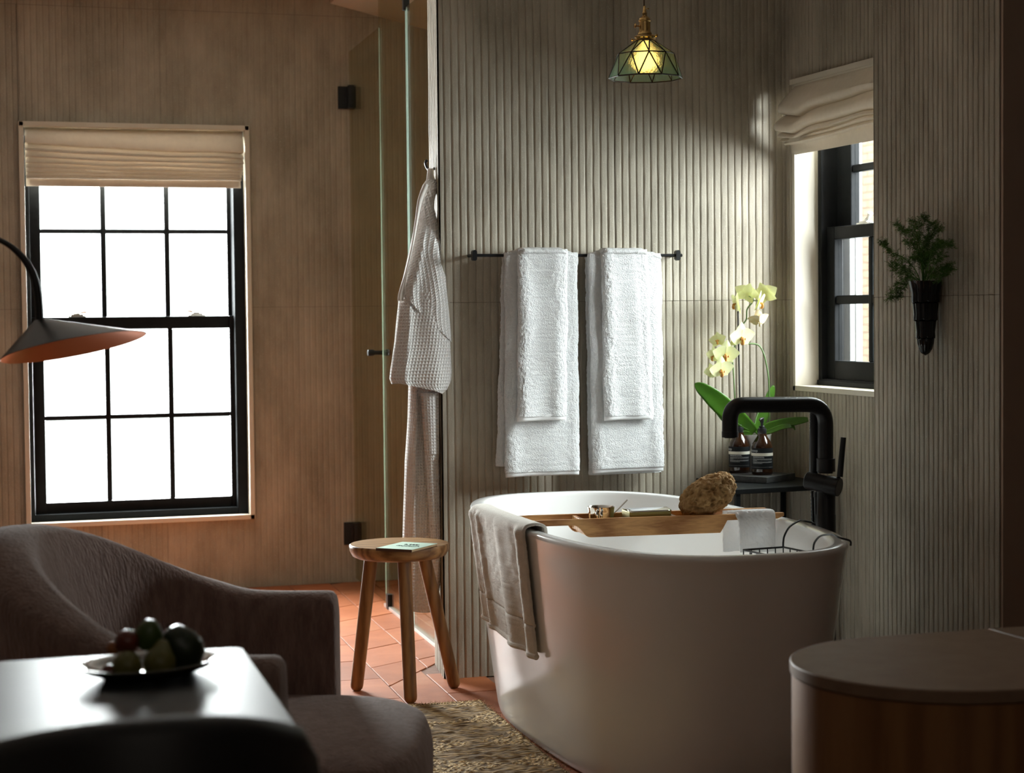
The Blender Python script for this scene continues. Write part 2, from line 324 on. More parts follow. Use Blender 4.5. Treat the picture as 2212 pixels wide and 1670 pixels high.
# ---------------------------------------------------------------- geometry helpers
ORG = {}
class G:
    def __init__(s): s.v = []; s.f = []; s.uv = {}
    def add(s, vs, fs):
        b = len(s.v); s.v += [tuple(v) for v in vs]; s.f += [tuple(i+b for i in f) for f in fs]; return b
    def box(s, x0, y0, z0, x1, y1, z1, mtx=None):
        vs = [Vector((x, y, z)) for z in (z0, z1) for y in (y0, y1) for x in (x0, x1)]
        if mtx is not None: vs = [mtx @ v for v in vs]
        s.add(vs, [(0, 2, 3, 1), (4, 5, 7, 6), (0, 1, 5, 4), (2, 6, 7, 3), (0, 4, 6, 2), (1, 3, 7, 5)]); return s
    def tube(s, pts, rad, seg=10, cap=True, flat=1.0):
        pts = [Vector(p) for p in pts]; n = len(pts)
        rs = rad if isinstance(rad, (list, tuple)) else [rad]*n
        vs = []; up = None
        for i, p in enumerate(pts):
            t = (pts[min(i+1, n-1)] - pts[max(i-1, 0)]).normalized()
            if up is None:
                a = Vector((0, 0, 1)) if abs(t.z) < 0.9 else Vector((1, 0, 0))
                up = (a - t*a.dot(t)).normalized()
            else: up = (up - t*up.dot(t)).normalized()
            sd = t.cross(up)
            for k in range(seg):
                a = 2*PI*k/seg
                vs.append(p + sd*(math.cos(a)*rs[i]) + up*(math.sin(a)*rs[i]*flat))
        fs = [(i*seg+k, i*seg+(k+1) % seg, (i+1)*seg+(k+1) % seg, (i+1)*seg+k) for i in range(n-1) for k in range(seg)]
        if cap: fs += [tuple(range(seg))[::-1], tuple((n-1)*seg+k for k in range(seg))]
        s.add(vs, fs); return s
    def lathe(s, prof, c=(0, 0, 0), seg=32, mtx=None, closed=False):
        c = Vector(c); vs = []; n = len(prof)
        for r, z in prof:
            for k in range(seg):
                a = 2*PI*k/seg; v = Vector((r*math.cos(a), r*math.sin(a), z))
                if mtx is not None: v = mtx @ v
                vs.append(c+v)
        fs = [(i*seg+k, i*seg+(k+1) % seg, (i+1)*seg+(k+1) % seg, (i+1)*seg+k) for i in range(n-1) for k in range(seg)]
        if not closed: fs += [tuple(range(seg))[::-1], tuple((n-1)*seg+k for k in range(seg))]
        s.add(vs, fs); return s
    def loft(s, rings, closed=True, cap=True):
        n = len(rings[0]); vs = [v for r in rings for v in r]; m = len(rings)
        e = n if closed else n-1
        fs = [(i*n+k, i*n+(k+1) % n, (i+1)*n+(k+1) % n, (i+1)*n+k) for i in range(m-1) for k in range(e)]
        if cap and closed: fs += [tuple(range(n))[::-1], tuple((m-1)*n+k for k in range(n))]
        s.add(vs, fs); return s
    def prism(s, outline, z0, z1, mtx=None):
        n = len(outline)
        vs = [Vector((x, y, z)) for z in (z0, z1) for x, y in outline]
        if mtx is not None: vs = [mtx @ v for v in vs]
        s.add(vs, [tuple(range(n))[::-1], tuple(range(n, 2*n))] + [(k, (k+1) % n, n+(k+1) % n, n+k) for k in range(n)]); return s
    def build(s, name, m, parent=None, smooth=False, bevel=0, seg=2, sub=0, angle=35, uv=None):
        o0 = ORG.get(parent.name, Vector()) if parent else Vector()
        me = bpy.data.meshes.new(name)
        me.from_pydata([tuple(Vector(v)-o0) for v in s.v], [], s.f)
        me.materials.append(M[m] if isinstance(m, str) else m)
        bm = bmesh.new(); bm.from_mesh(me); bmesh.ops.recalc_face_normals(bm, faces=bm.faces); bm.to_mesh(me); bm.free()
        if uv:
            lay = me.uv_layers.new(name='UVMap')
            for l in me.loops: lay.data[l.index].uv = uv[l.vertex_index]
        if smooth:
            for p in me.polygons: p.use_smooth = True
            if angle < 180:
                try: me.set_sharp_from_angle(angle=R_(angle))
                except Exception: pass
        o = bpy.data.objects.new(name, me); COL.objects.link(o)
        if parent: o.parent = parent
        ORG[o.name] = o0
        if bevel:
            b = o.modifiers.new('bevel', 'BEVEL'); b.width = bevel; b.segments = seg; b.limit_method = 'ANGLE'; b.angle_limit = R_(40)
        if sub:
            sb = o.modifiers.new('sub', 'SUBSURF'); sb.levels = sub; sb.render_levels = sub
        return o

def tag(o, label=None, cat=None, group=None, kind=None):
    if label: o['label'] = label
    if cat: o['category'] = cat
    if group: o['group'] = group
    if kind: o['kind'] = kind
    return o
def thing(name, loc, label=None, cat=None, group=None, kind=None):
    o = bpy.data.objects.new(name, None); COL.objects.link(o); o.location = loc; o.empty_display_size = 0.05
    ORG[o.name] = Vector(loc)
    return tag(o, label, cat, group, kind)
def lerp(a, b, t): return a+(b-a)*t
def poly(pts, x):
    """piecewise linear"""
    if x <= pts[0][0]: return pts[0][1]
    for (x0, y0), (x1, y1) in zip(pts, pts[1:]):
        if x <= x1: return y0+(y1-y0)*(x-x0)/(x1-x0)
    return pts[-1][1]
def smooth_path(pts, n=8):
    """Catmull-Rom through points"""
    P_ = [Vector(p) for p in pts]; out = []
    for i in range(len(P_)-1):
        a = P_[max(i-1, 0)]; b = P_[i]; c = P_[i+1]; d = P_[min(i+2, len(P_)-1)]
        for k in range(n):
            t = k/n
            out.append(0.5*((2*b) + (c-a)*t + (2*a-5*b+4*c-d)*t*t + (3*b-a-3*c+d)*t**3))
    out.append(P_[-1]); return out
def fillet(pts, r, n=6):
    P_ = [Vector(p) for p in pts]; out = [P_[0]]
    for a, b, c in zip(P_, P_[1:], P_[2:]):
        u = (a-b).normalized(); v = (c-b).normalized(); ang = u.angle(v)
        d = min(r/math.tan(ang/2), (a-b).length*0.49, (c-b).length*0.49)
        p0 = b+u*d; p1 = b+v*d
        for k in range(n+1):
            t = k/n; out.append((1-t)**2*p0 + 2*t*(1-t)*b + t*t*p1)
    out.append(P_[-1]); return out
def frame(o, x, y, z):
    """matrix with columns x,y,z at o"""
    return Matrix(((x[0], y[0], z[0], o[0]), (x[1], y[1], z[1], o[1]), (x[2], y[2], z[2], o[2]), (0, 0, 0, 1)))
def superell(a, b, n, seg, cx=0, cy=0):
    out = []
    for k in range(seg):
        t = 2*PI*k/seg; c, s = math.cos(t), math.sin(t)
        out.append((cx+a*math.copysign(abs(c)**(2/n), c), cy+b*math.copysign(abs(s)**(2/n), s)))
    return out

# ================================================================ the setting
YL = 8.236          # far wall with the sash window
YB = 5.925          # towel wall
XR = 2.8895         # alcove window wall
XC, YC0, YC1 = 2.70, 4.283, 4.955   # fluted pier
CEIL = 2.60
XW, XE, YS = -2.2, 3.6, -1.2
PITCHF = 0.0257

def fluted(wall, P0, udir, ndir, u0, u1, z0, z1, hole=None, uoff=0.0, seamz=(1.233,), tw=23*PITCHF, rng=None, depth=0.0028, pitch=None):
    """ribbed tiles on the plane through P0; each tile its own mesh child of the wall"""
    rng = rng or random.Random(3); PT = pitch or PITCHF; sc_ = PT/PITCHF
    P0 = Vector(P0); U = Vector(udir); Nn = Vector(ndir)
    zs = [z0]+[z for z in seamz if z0 < z < z1]+[z1]
    us = [u0]; k = math.floor((u0-uoff)/tw)+1
    while uoff+k*tw < u1-0.01: us.append(uoff+k*tw); k += 1
    us.append(u1)
    for zi in range(len(zs)-1):
        for ui in range(len(us)-1):
            a, b, c, d = us[ui], us[ui+1], zs[zi], zs[zi+1]
            rects = [(a, b, c, d)]
            if hole:
                ha, hb, hc, hd = hole
                if ha < b and hb > a and hc < d and hd > c:
                    rects = []
                    xa, xb = max(a, ha), min(b, hb)
                    if a < xa: rects.append((a, xa, c, d))
                    if xb < b: rects.append((xb, b, c, d))
                    if c < hc: rects.append((xa, xb, c, hc))
                    if hd < d: rects.append((xa, xb, hd, d))
            if not rects: continue
            g = G()
            for (ra, rb, rc, rd) in rects:
                ra += 0.0006; rb -= 0.0006
                if zi > 0 and rc == c: rc += 0.0008
                if rd == d and zi < len(zs)-2: rd -= 0.0008
                if rb-ra < 0.004 or rd-rc < 0.004: continue
                xs = []
                k = math.floor((ra-uoff)/PT)
                while uoff+k*PT < rb:
                    b0 = uoff+k*PT
                    for du, dn in ((0.0, -depth), (0.0020, -depth), (0.0034, -0.0004), (0.0065, 0.0008), (0.0190, 0.0004), (0.0246, -0.0008)):
                        u = b0+du*sc_
                        if ra < u < rb: xs.append((u, dn, dn > -0.003))
                    k += 1
                xs = [(ra, xs[0][1] if xs else 0, False)]+xs+[(rb, xs[-1][1] if xs else 0, False)]
                nz = max(2, int((rd-rc)/0.055))
                rows = []
                for j in range(nz+1):
                    z = lerp(rc, rd, j/nz); row = []
                    for (u, dn, e) in xs:
                        ju = rng.uniform(-0.0007, 0.0007) if e else 0
                        row.append(P0+U*(u+ju)+Nn*(dn+0.004+(rng.uniform(-0.0004, 0.0004) if e else 0))+Vector((0, 0, z)))
                    rows.append(row)
                g.loft(rows, closed=False, cap=False)
            if g.v: g.build('fluted_tile', 'tile', wall)

def slab(name, m, boxes, kind='structure', label=None):
    g = G()
    for b in boxes: g.box(*b)
    o = g.build(name, m); tag(o, label, kind=kind); return o

# far wall, with its window opening
WX0, WX1, WZ0, WZ1 = 0.455, 1.428, 0.305, 2.022
wall_back = slab('wall_back', 'tilebase', [(XW, YL, 0, WX0, YL+0.25, CEIL), (WX1, YL, 0, XE, YL+0.25, CEIL), (WX0, YL, 0, WX1, YL+0.25, WZ0), (WX0, YL, WZ1, WX1, YL+0.25, CEIL)])
fluted(wall_back, (0, YL, 0), (1, 0, 0), (0, -1, 0), XW, 2.95, 0, CEIL, hole=(WX0, WX1, WZ0, WZ1), uoff=1.64-3*23*PITCHF, seamz=(1.233, 2.514), depth=0.0014)

# towel wall (a block that also carries the shower screen)
XEXT = 3.134     # outer face of the alcove wall
WBX0, WBX1 = 1.65, XEXT
RV = Vector((1.694, 6.204, 0))       # far edge of its left reveal
g = G()
g.prism([(WBX0+0.004, YB+0.004), (WBX1, YB+0.004), (WBX1, 6.204), (RV.x+0.004, 6.204)], 0, CEIL)
wall_mid = g.build('wall_alcove', 'tilebase'); tag(wall_mid, kind='structure')
fluted(wall_mid, (0, YB, 0), (1, 0, 0), (0, -1, 0), WBX0, XR, 0, CEIL, uoff=WBX0+0.014)
rd = (RV-Vector((WBX0, YB, 0))); rl = rd.length; rd.normalize()
fluted(wall_mid, (WBX0, YB, 0), rd, (-rd.y, rd.x, 0), 0.0, rl, 0, CEIL, uoff=-0.006, tw=0.6, depth=0.012, pitch=0.047)

# alcove window wall
AY0, AY1, AZ0, AZ1 = 4.99, 5.866, 0.922, 1.975
wall_right = slab('wall_right', 'tilebase', [(XR, 4.9, 0, XEXT, YB+0.004, AZ0), (XR, 4.9, AZ1, XEXT, YB+0.004, CEIL), (XR, AY1, AZ0, XEXT, YB+0.004, AZ1), (XR, 4.9, AZ0, XEXT, AY0, AZ1)])
fluted(wall_right, (XR, 0, 0), (0, 1, 0), (-1, 0, 0), YC1, YB, 0, CEIL, hole=(AY0, AY1, AZ0, AZ1), uoff=YB-23*PITCHF)

# fluted pier and the plastered wall end in front of it
wall_pier = slab('wall_pier', 'tilebase', [(XC, YC0+0.004, 0, XEXT, YC1, CEIL)])
fluted(wall_pier, (XC, 0, 0), (0, 1, 0), (-1, 0, 0), YC0, YC1, 0, CEIL, uoff=4.692-23*PITCHF)
slab('wall_pier_end', 'plaster_warm', [(XC-0.001, YC0-0.012, 0, XE, YC0+0.004, CEIL)])
slab('wall_side', 'plaster', [(XE, YS-0.2, 0, XE+0.2, YC0, CEIL)])
slab('wall_left', 'plaster', [(XW-0.2, YS-0.2, 0, XW, YL+0.25, CEIL)])
slab('wall_front', 'plaster', [(XW, YS-0.2, 0, XE, YS, CEIL)])
slab('wall_shower', 'tile', [(2.95, 6.204, 0, 3.1, YL, CEIL)])
slab('ceiling', 'ceil', [(XW-0.2, YS-0.2, CEIL, XE+0.2, YL+0.25, CEIL+0.15)])
# sloping soffit inside the shower
g = G()
a0, a1 = 1.80, 2.95
g.add([(a0, 6.21, CEIL-0.03), (a1, 6.21, CEIL-0.29), (a1, 6.21, CEIL), (a0, 6.21, CEIL), (a0, YL, CEIL-0.03), (a1, YL, CEIL-0.29), (a1, YL, CEIL), (a0, YL, CEIL)],
      [(0, 1, 2, 3), (7, 6, 5, 4), (0, 4, 5, 1), (1, 5, 6, 2), (2, 6, 7, 3), (3, 7, 4, 0)])
tag(g.build('ceiling_soffit', 'ceil'), kind='structure')

# floor: a grout bed, terracotta tiles laid piece by piece where the photograph shows them
floor = slab('floor', 'grout', [(XW-0.2, YS-0.2, -0.12, XE+0.2, YL+0.25, -0.004)])
FU = Vector((0.0558, 0.9984, 0)); FW = Vector((0.9984, -0.0558, 0))     # strips run along FU
FO = Vector((1.447, 5.873, 0))
def clip(poly_, a, n):
    """half-plane clip, keep (p-a).n >= 0"""
    out = []
    for i in range(len(poly_)):
        p, q = poly_[i], poly_[(i+1) % len(poly_)]
        dp, dq = (p-a).dot(n), (q-a).dot(n)
        if dp >= 0: out.append(p)
        if dp*dq < 0: out.append(p+(q-p)*(dp/(dp-dq)))
    return out
def shrink(poly_, m):
    cc = sum(poly_, Vector())/len(poly_)
    area_s = sum((poly_[i].x*poly_[(i+1) % len(poly_)].y-poly_[(i+1) % len(poly_)].x*poly_[i].y) for i in range(len(poly_)))
    ps = poly_ if area_s > 0 else poly_[::-1]
    out = list(ps)
    for i in range(len(ps)):
        e = ps[(i+1) % len(ps)]-ps[i]
        if e.length < 1e-6: continue
        n = Vector((-e.y, e.x, 0)).normalized()
        out = clip(out, ps[i]+n*m, n)
        if len(out) < 3: return None
    return out
FL = random.Random(11)
ntile = 0
def lay(poly_):
    global ntile
    cc = sum(poly_, Vector())/len(poly_)
    if not (0.55 < cc.x < 2.95 and 4.3 < cc.y < YL+0.15): return
    if cc.x > 1.75 and cc.y < 5.9: return
    for a, n in ((Vector((0, YL-0.001, 0)), Vector((0, -1, 0))),):
        poly_ = clip(poly_, a, n)
        if len(poly_) < 3: return
    if cc.y > 5.6 and cc.x > 1.55:
        # keep clear of the wall block
        if cc.x > 1.66 and 5.92 < cc.y < 6.21: return
    s = shrink(poly_, 0.0022)
    if not s or len(s) < 3: return
    ar = abs(sum(s[i].x*s[(i+1) % len(s)].y-s[(i+1) % len(s)].x*s[i].y for i in range(len(s))))/2
    if ar < 0.0006: return
    t = shrink(s, 0.001)
    if not t or len(t) != len(s): t = s
    h = FL.uniform(-0.0008, 0.0008)
    gg = G(); n = len(s)
    gg.add([(p.x, p.y, -0.005) for p in s]+[(p.x, p.y, -0.0016+h) for p in s]+[(p.x, p.y, h) for p in t],
           [(k, (k+1) % n, n+(k+1) % n, n+k) for k in range(n)]+[(n+k, n+(k+1) % n, 2*n+(k+1) % n, 2*n+k) for k in range(n)]+[tuple(range(2*n, 3*n))])
    c1 = FL.choice(TERRA)
    gg.build('floor_tile', c1, floor); ntile += 1
TERRA = []
for i, (ca, cb) in enumerate((((0.33, 0.095, 0.033), (0.43, 0.14, 0.052)), ((0.37, 0.11, 0.04), (0.47, 0.155, 0.06)), ((0.29, 0.085, 0.03), (0.38, 0.12, 0.046)), ((0.35, 0.115, 0.045), (0.43, 0.16, 0.07)))):
    k = 'terra%d' % i; M[k] = mat('terracotta_tone', ca, 0.55, var=6, col2=cb, bump=(120, 0.0004), spec=0.3); TERRA.append(k)
SW = 0.185
D1A, D1N = FO.copy(), None
d1 = Vector((0.246, 0.333, 0)).normalized(); D1N = Vector((-d1.y, d1.x, 0))      # border from strip line to the block's corner
def quad(s0, s1, v0, v1, sh0, sh1):
    """strip s0..s1 across, v along; sh = slope of the cross joints"""
    P_ = lambda s_, v_: FO+FW*s_+FU*v_
    return [P_(s0, v0), P_(s1, v0+(s1-s0)*sh0), P_(s1, v1+(s1-s0)*sh1), P_(s0, v1)]
for i in range(-5, 8):
    s0, s1 = i*SW, (i+1)*SW
    for j in range(-6, 10):
        if i < 0:
            v0 = j*0.33+(0.135 if i % 2 else 0.30)
            lay(quad(s0, s1, v0, v0+0.33, 0.0, 0.0))
        else:
            off = -0.305 if i == 0 else (-0.20 if i == 1 else -0.05)
            v0 = j*0.317+off
            q = quad(s0, s1, v0, v0+0.317, 0.72, 0.72)
            a = clip(q, D1A, D1N)
            if len(a) >= 3: lay(a)
            v0 = j*0.33+(0.165 if i % 2 else -0.005)
            q = quad(s0-0.03, s1-0.03, v0, v0+0.33, 0.0, 0.0)
            if i == 0: q = clip(q, FO+FW*0.0, FW)
            b = clip(q, D1A, -D1N)
            if len(b) >= 3: lay(b)

# dark skirting line under the towel wall
# ---------------------------------------------------------------- windows
def bars_xz(g, Y0, Y1, x0, x1, z0, z1, lw, rw, bw, tw_):
    g.box(x0, Y0, z0, x0+lw, Y1, z1); g.box(x1-rw, Y0, z0, x1, Y1, z1)
    g.box(x0+lw, Y0, z0, x1-rw, Y1, z0+bw); g.box(x0+lw, Y0, z1-tw_, x1-rw, Y1, z1)

win1 = thing('window_1', (0.94, YL, WZ0), kind='structure')
g = G()   # flat cream casing
for b in ((WX0-0.001, WZ0-0.001, WX0+0.02, WZ1), (WX1-0.02, WZ0-0.001, WX1+0.001, WZ1), (WX0, WZ1-0.02, WX1, WZ1+0.001), (WX0, WZ0-0.001, WX1, WZ0+0.02)):
    g.box(b[0], YL-0.03, b[1], b[2], YL+0.10, b[3])
g.build('casing', 'casing', win1, bevel=0.0015)
YF = YL+0.022
ix0, ix1, iz0, iz1 = WX0+0.02, WX1-0.02, WZ0+0.02, WZ1-0.02
g = G(); bars_xz(g, YF, YF+0.16, ix0, ix1, iz0, iz1, 0.020, 0.046, 0.03, 0.03)
g.build('frame', 'black_matt', win1, bevel=0.002)
def wx(px, py, Y): return at(px, py, Y=Y).x
def wz(px, py, Y): return at(px, py, Y=Y).z
def sash(parent, name, Y, th, xo0, xo1, zo0, zo1, vx, hz, vw, hw, gx0, gx1, gz0, gz1):
    """black sash: stiles, rails, then glazing bars and panes as sub-parts"""
    g = G()
    g.box(xo0, Y, zo0, gx0, Y+th, zo1); g.box(gx1, Y, zo0, xo1, Y+th, zo1)
    g.box(gx0, Y, zo0, gx1, Y+th, gz0); g.box(gx0, Y, gz1, gx1, Y+th, zo1)
    s = g.build(name, 'black_paint', parent, bevel=0.003)
    for x in vx:
        g = G(); g.box(x-vw/2, Y+0.004, gz0, x+vw/2, Y+th-0.004, gz1); g.build('glazing_bar', 'black_paint', s, bevel=0.004)
    for z in hz:
        g = G(); g.box(gx0, Y+0.006, z-hw/2, gx1, Y+th-0.006, z+hw/2); g.build('glazing_bar', 'black_paint', s, bevel=0.004)
    xs = [gx0]+[c for x in vx for c in (x-vw/2, x+vw/2)]+[gx1]; zs = [gz0]+[c for z in hz for c in (z-hw/2, z+hw/2)]+[gz1]
    for a in range(0, len(xs), 2):
        for b in range(0, len(zs), 2):
            g = G(); g.box(xs[a], Y+th/2-0.002, zs[b], xs[a+1], Y+th/2+0.002, zs[b+1]); g.build('pane', 'pane', s)
    return s
Yu = YL+0.105; Yl = YL+0.062
ux = [wx(223, 500, Yu), wx(360.5, 500, Yu)]; lx = [wx(233, 800, Yl), wx(369.5, 800, Yl)]
zmu = wz(290, 500, Yu); zml = wz(300, 899, Yl)
zmeet = wz(290, 684, Yu)
up = sash(win1, 'upper_sash', Yu, 0.038, ix0+0.02, ix1-0.02, zmeet-0.05, iz1-0.005, ux, [zmu, zmu+0.372], 0.0235, 0.02, wx(88, 550, Yu), wx(490.5, 550, Yu), zmeet, iz1-0.06)
lo = sash(win1, 'lower_sash', Yl, 0.038, ix0+0.024, ix1-0.024, iz0+0.028, zmeet+0.0, lx, [zml], 0.0235, 0.02, wx(97.5, 900, Yl), wx(498, 900, Yl), wz(300, 1079, Yl), wz(300, 711, Yl))
for px, sgn in ((166, 1), (424, -1)):
    c = at(px, 686, Y=Yl+0.02); g = G()
    c.z = zmeet
    g.box(c.x-0.037, c.y-0.014, c.z, c.x+0.037, c.y+0.014, c.z+0.005)
    g.box(c.x-0.026, c.y-0.012, c.z+0.005, c.x+0.026, c.y+0.012, c.z+0.012)
    g.lathe([(0.016, 0), (0.016, 0.006), (0.010, 0.010), (0.0, 0.011)], (c.x, c.y, c.z+0.011), 14)
    g.tube([(c.x-0.012*sgn, c.y, c.z+0.016), (c.x+0.012*sgn, c.y, c.z+0.017), (c.x+0.027*sgn, c.y-0.004, c.z+0.021), (c.x+0.040*sgn, c.y-0.004, c.z+0.023)], [0.004, 0.004, 0.0065, 0.005], 8)
    g.build('sash_lock', 'nickel', win1, smooth=True)

win2 = thing('window_2', (XR, 5.43, AZ0), kind='structure')
g = G()
JD = at(1768, 700, Y=AY1-0.02).x      # where the black frame starts
t = 0.018
for b in ((AY0, AZ0, AY0+t, AZ1), (AY1-t, AZ0, AY1, AZ1), (AY0, AZ1-t, AY1, AZ1), (AY0, AZ0, AY1, AZ0+t)):
    g.box(XR-0.008, b[0], b[1], JD+0.11, b[2], b[3])
g.build('casing', 'casing', win2, bevel=0.0015)
iy0, iy1, jz0, jz1 = AY0+t, AY1-t, AZ0+t, AZ1-t
def bars_yz(g, X0, X1, y0, y1, z0, z1, lw, rw, bw, tw_):
    g.box(X0, y0, z0, X1, y0+lw, z1); g.box(X0, y1-rw, z0, X1, y1, z1)
    g.box(X0, y0+lw, z0, X1, y1-rw, z0+bw); g.box(X0, y0+lw, z1-tw_, X1, y1-rw, z1)
Xf = JD; Xl = JD+0.022; Xu = JD+0.062
def wy(px, py, X): return at(px, py, X=X).y
def wz2(px, py, X): return at(px, py, X=X).z
FRY = iy1-wy(1792, 700, Xl)
g = G(); bars_yz(g, Xf, Xf+0.11, iy0, iy1, jz0, jz1, 0.045, max(0.02, min(0.06, FRY*0.6)), 0.022, 0.03)
g.build('frame', 'black_paint', win2, bevel=0.002)
g = G()   # dark sloping sill in front of the lower sash
g.box(Xf-0.006, iy0, jz0+0.0, Xl+0.01, iy1, jz0+0.018); g.build('sill', 'black_paint', win2, bevel=0.003)
def sash2(parent, name, X, th, yo0, yo1, zo0, zo1, vy, hz, vw, hw, gy0, gy1, gz0, gz1):
    g = G()
    g.box(X, yo0, zo0, X+th, gy0, zo1); g.box(X, gy1, zo0, X+th, yo1, zo1)
    g.box(X, gy0, zo0, X+th, gy1, gz0); g.box(X, gy0, gz1, X+th, gy1, zo1)
    s = g.build(name, 'black_paint', parent, bevel=0.003)
    for y in vy:
        g = G(); g.box(X+0.004, y-vw/2, gz0, X+th-0.004, y+vw/2, gz1); g.build('glazing_bar', 'black_paint', s, bevel=0.004)
    for z in hz:
        g = G(); g.box(X+0.006, gy0, z-hw/2, X+th-0.006, gy1, z+hw/2); g.build('glazing_bar', 'black_paint', s, bevel=0.004)
    ys = [gy0]+[c for y in vy for c in (y-vw/2, y+vw/2)]+[gy1]; zs = [gz0]+[c for z in hz for c in (z-hw/2, z+hw/2)]+[gz1]
    for a in range(0, len(ys), 2):
        for b in range(0, len(zs), 2):
            g = G(); g.box(X+th/2-0.002, ys[a], zs[b], X+th/2+0.002, ys[a+1], zs[b+1]); g.build('pane', 'pane', s)
    return s
gl1 = wy(1802.5, 700, Xl); vb = wy(1877, 700, Xl); gw = gl1-vb
gu1 = wy(1838, 420, Xu)
zm2 = wz2(1840, 486, Xl)      # top of the meeting rail
ymid = (iy0+iy1)/2
sash2(win2, 'lower_sash', Xl, 0.034, iy0+0.02, iy1-0.012, jz0+0.018, zm2, [vb, 2*ymid-vb], [wz2(1840, 647, Xl)], 0.024, 0.030, 2*ymid-gl1, gl1, wz2(1803, 779, Xl), wz2(1803, 517, Xl))
sash2(win2, 'upper_sash', Xu, 0.034, iy0+0.02, iy1-0.012, zm2-0.04, jz1-0.02, [vb, 2*ymid-vb], [wz2(1860, 361, Xu), wz2(1860, 361, Xu)+0.27], 0.024, 0.026, 2*ymid-gl1, gu1, zm2, jz1-0.05)
c = Vector((Xl+0.03, wy(1852, 480, Xl), zm2)); g = G()
g.box(c.x-0.014, c.y-0.037, c.z, c.x+0.014, c.y+0.037, c.z+0.006); g.box(c.x-0.011, c.y-0.024, c.z+0.006, c.x+0.011, c.y+0.024, c.z+0.012)
g.tube([(c.x, c.y, c.z+0.014), (c.x, c.y-0.02, c.z+0.02), (c.x, c.y-0.035, c.z+0.036)], [0.004, 0.006, 0.009], 8)
g.build('sash_lock', 'nickel', win2, smooth=True)

# ---------------------------------------------------------------- outside the alcove window: a brick house across the yard
XO = 9.0
slab('ground_outside', 'ground', [(XR+0.45, -4, -0.4, 30, 40, -0.3), (-20, YL+0.3, -0.4, XR+0.4, 40, -0.3)])
nb = thing('brick_house', (XO, 17.0, -0.3), 'pale brick house wall seen through the alcove window', 'house')
g = G(); g.box(XO+0.03, 11.0, -0.3, XO+0.4, 24.0, 3.6); g.build('backing_wall', 'mortar', nb)
bh, bl = 0.066, 0.21
cs = 0.0765
yb0, yb1 = wy(1893, 420, XO)-0.15, wy(1860, 420, XO)
zb0, zb1 = wz2(1880, 790, XO)-0.05, wz2(1880, 300, XO)+0.15
brick_me = None
row = 0; z = zb0
nbk = 0
while z < zb1:
    y = yb0-(0.11 if row % 2 else 0)
    while y < yb1:
        if brick_me is None:
            g = G(); g.box(XO, -bl/2, -bh/2, XO+0.06, bl/2, bh/2)
            b0 = g.build('brick', 'brick'); brick_me = b0.data; b0.parent = nb
        else:
            b0 = bpy.data.objects.new('brick', brick_me); COL.objects.link(b0); b0.parent = nb
        b0.location = Vector((0, y+bl/2, z+bh/2))-Vector(nb.location)
        nbk += 1
        y += bl+0.012
    z += cs; row += 1
# window's own outer jamb: storm tracks and stops as vertical strips
JY = iy1-0.004
for nm, m, p0, p1, dy in (('outer_jamb', 'render_cream', 1800, 1812, 0.0), ('storm_track', 'render_light', 1812, 1818.5, -0.003), ('storm_track', 'copper', 1818.5, 1821, 0.0), ('outer_jamb', 'render_cream', 1821, 1830, -0.004), ('storm_screen', 'render_grey', 1830, 1848, 0.0), ('outer_jamb', 'render_light', 1848, 1862, -0.003)):
    xa, xb = at(p0, 650, Y=JY).x, at(p1, 650, Y=JY).x
    g = G(); g.box(max(xa, Xl+0.036), JY+dy, jz0, xb, AY1-0.001, jz1); g.build(nm, m, win2, bevel=0.001)

# ================================================================ shower screen
GL0 = Vector((1.785, 6.535, 0)); GD = Vector((0.0584, 0.9983, 0))     # the glass stands on this line
def gpt(px, py):
    """point of the glass plane at a pixel"""
    d = CR*((px-CXP)/FPX)+CD*((py-CYP)/FPX)+CF
    n = Vector((GD.y, -GD.x, 0)); t = (GL0-EYEP).dot(n)/d.dot(n); return EYEP+d*t
def sheet(g, a, b, z0, z1, th=0.008):
    n = Vector((GD.y, -GD.x, 0))*th/2
    vs = [a-n, b-n, b+n, a+n]
    g.add([Vector((v.x, v.y, z)) for z in (z0, z1) for v in vs], [(3, 2, 1, 0), (4, 5, 6, 7), (0, 1, 5, 4), (1, 2, 6, 5), (2, 3, 7, 6), (3, 0, 4, 7)])
pa = GL0+GD*((8.222-GL0.y)/GD.y); pb = gpt(827, 700); pc = gpt(885, 700); pe = GL0+GD*((6.212-GL0.y)/GD.y)
ztop_door = gpt(816.5, 62).z; ztop_fix = gpt(878, 16).z
door = thing('shower_door', (pa.x, pa.y, 0), 'clear glass shower door hinged on the brown wall', 'shower door')
g = G(); sheet(g, pa, pb, 0.018, ztop_door); g.build('glass', 'shower_glass', door)
def edge(parent, p, z0, z1, w_=0.0046):
    g = G(); sheet(g, p-GD*0.0015, p+GD*0.0015, z0, z1, w_); return g.build('polished_edge', 'glass_edge', parent)
edge(door, pb, 0.018, ztop_door)
nrm = Vector((-GD.y, GD.x, 0))
for (y0, y1) in ((184, 234), (1122, 1170)):
    z1 = gpt(760, y0).z; z0 = gpt(760, y1).z
    g = G(); f_ = frame((pa.x, pa.y, 0), GD, nrm, (0, 0, 1))
    g.box(-0.055, -0.016, z0, -0.004, 0.016, z1, f_); g.box(-0.01, -0.02, z0+0.004, 0.012, 0.02, z1-0.004, f_)
    g.box(-0.004, -0.02, z0+0.001, 0.010, 0.055, z1-0.001, f_)
    g.build('hinge', 'matte_black', door, bevel=0.002)
kp = gpt(820, 762); g = G()
mk = frame(kp+GD*0.012, GD, Vector((0, 0, 1)), nrm)
g.lathe([(0.011, -0.048), (0.0135, -0.046), (0.0135, -0.026), (0.009, -0.018), (0.009, 0.018), (0.0135, 0.026), (0.0135, 0.046), (0.011, 0.048)], (0, 0, 0), 18, mk)
g.build('knob', 'matte_black', door, smooth=True)
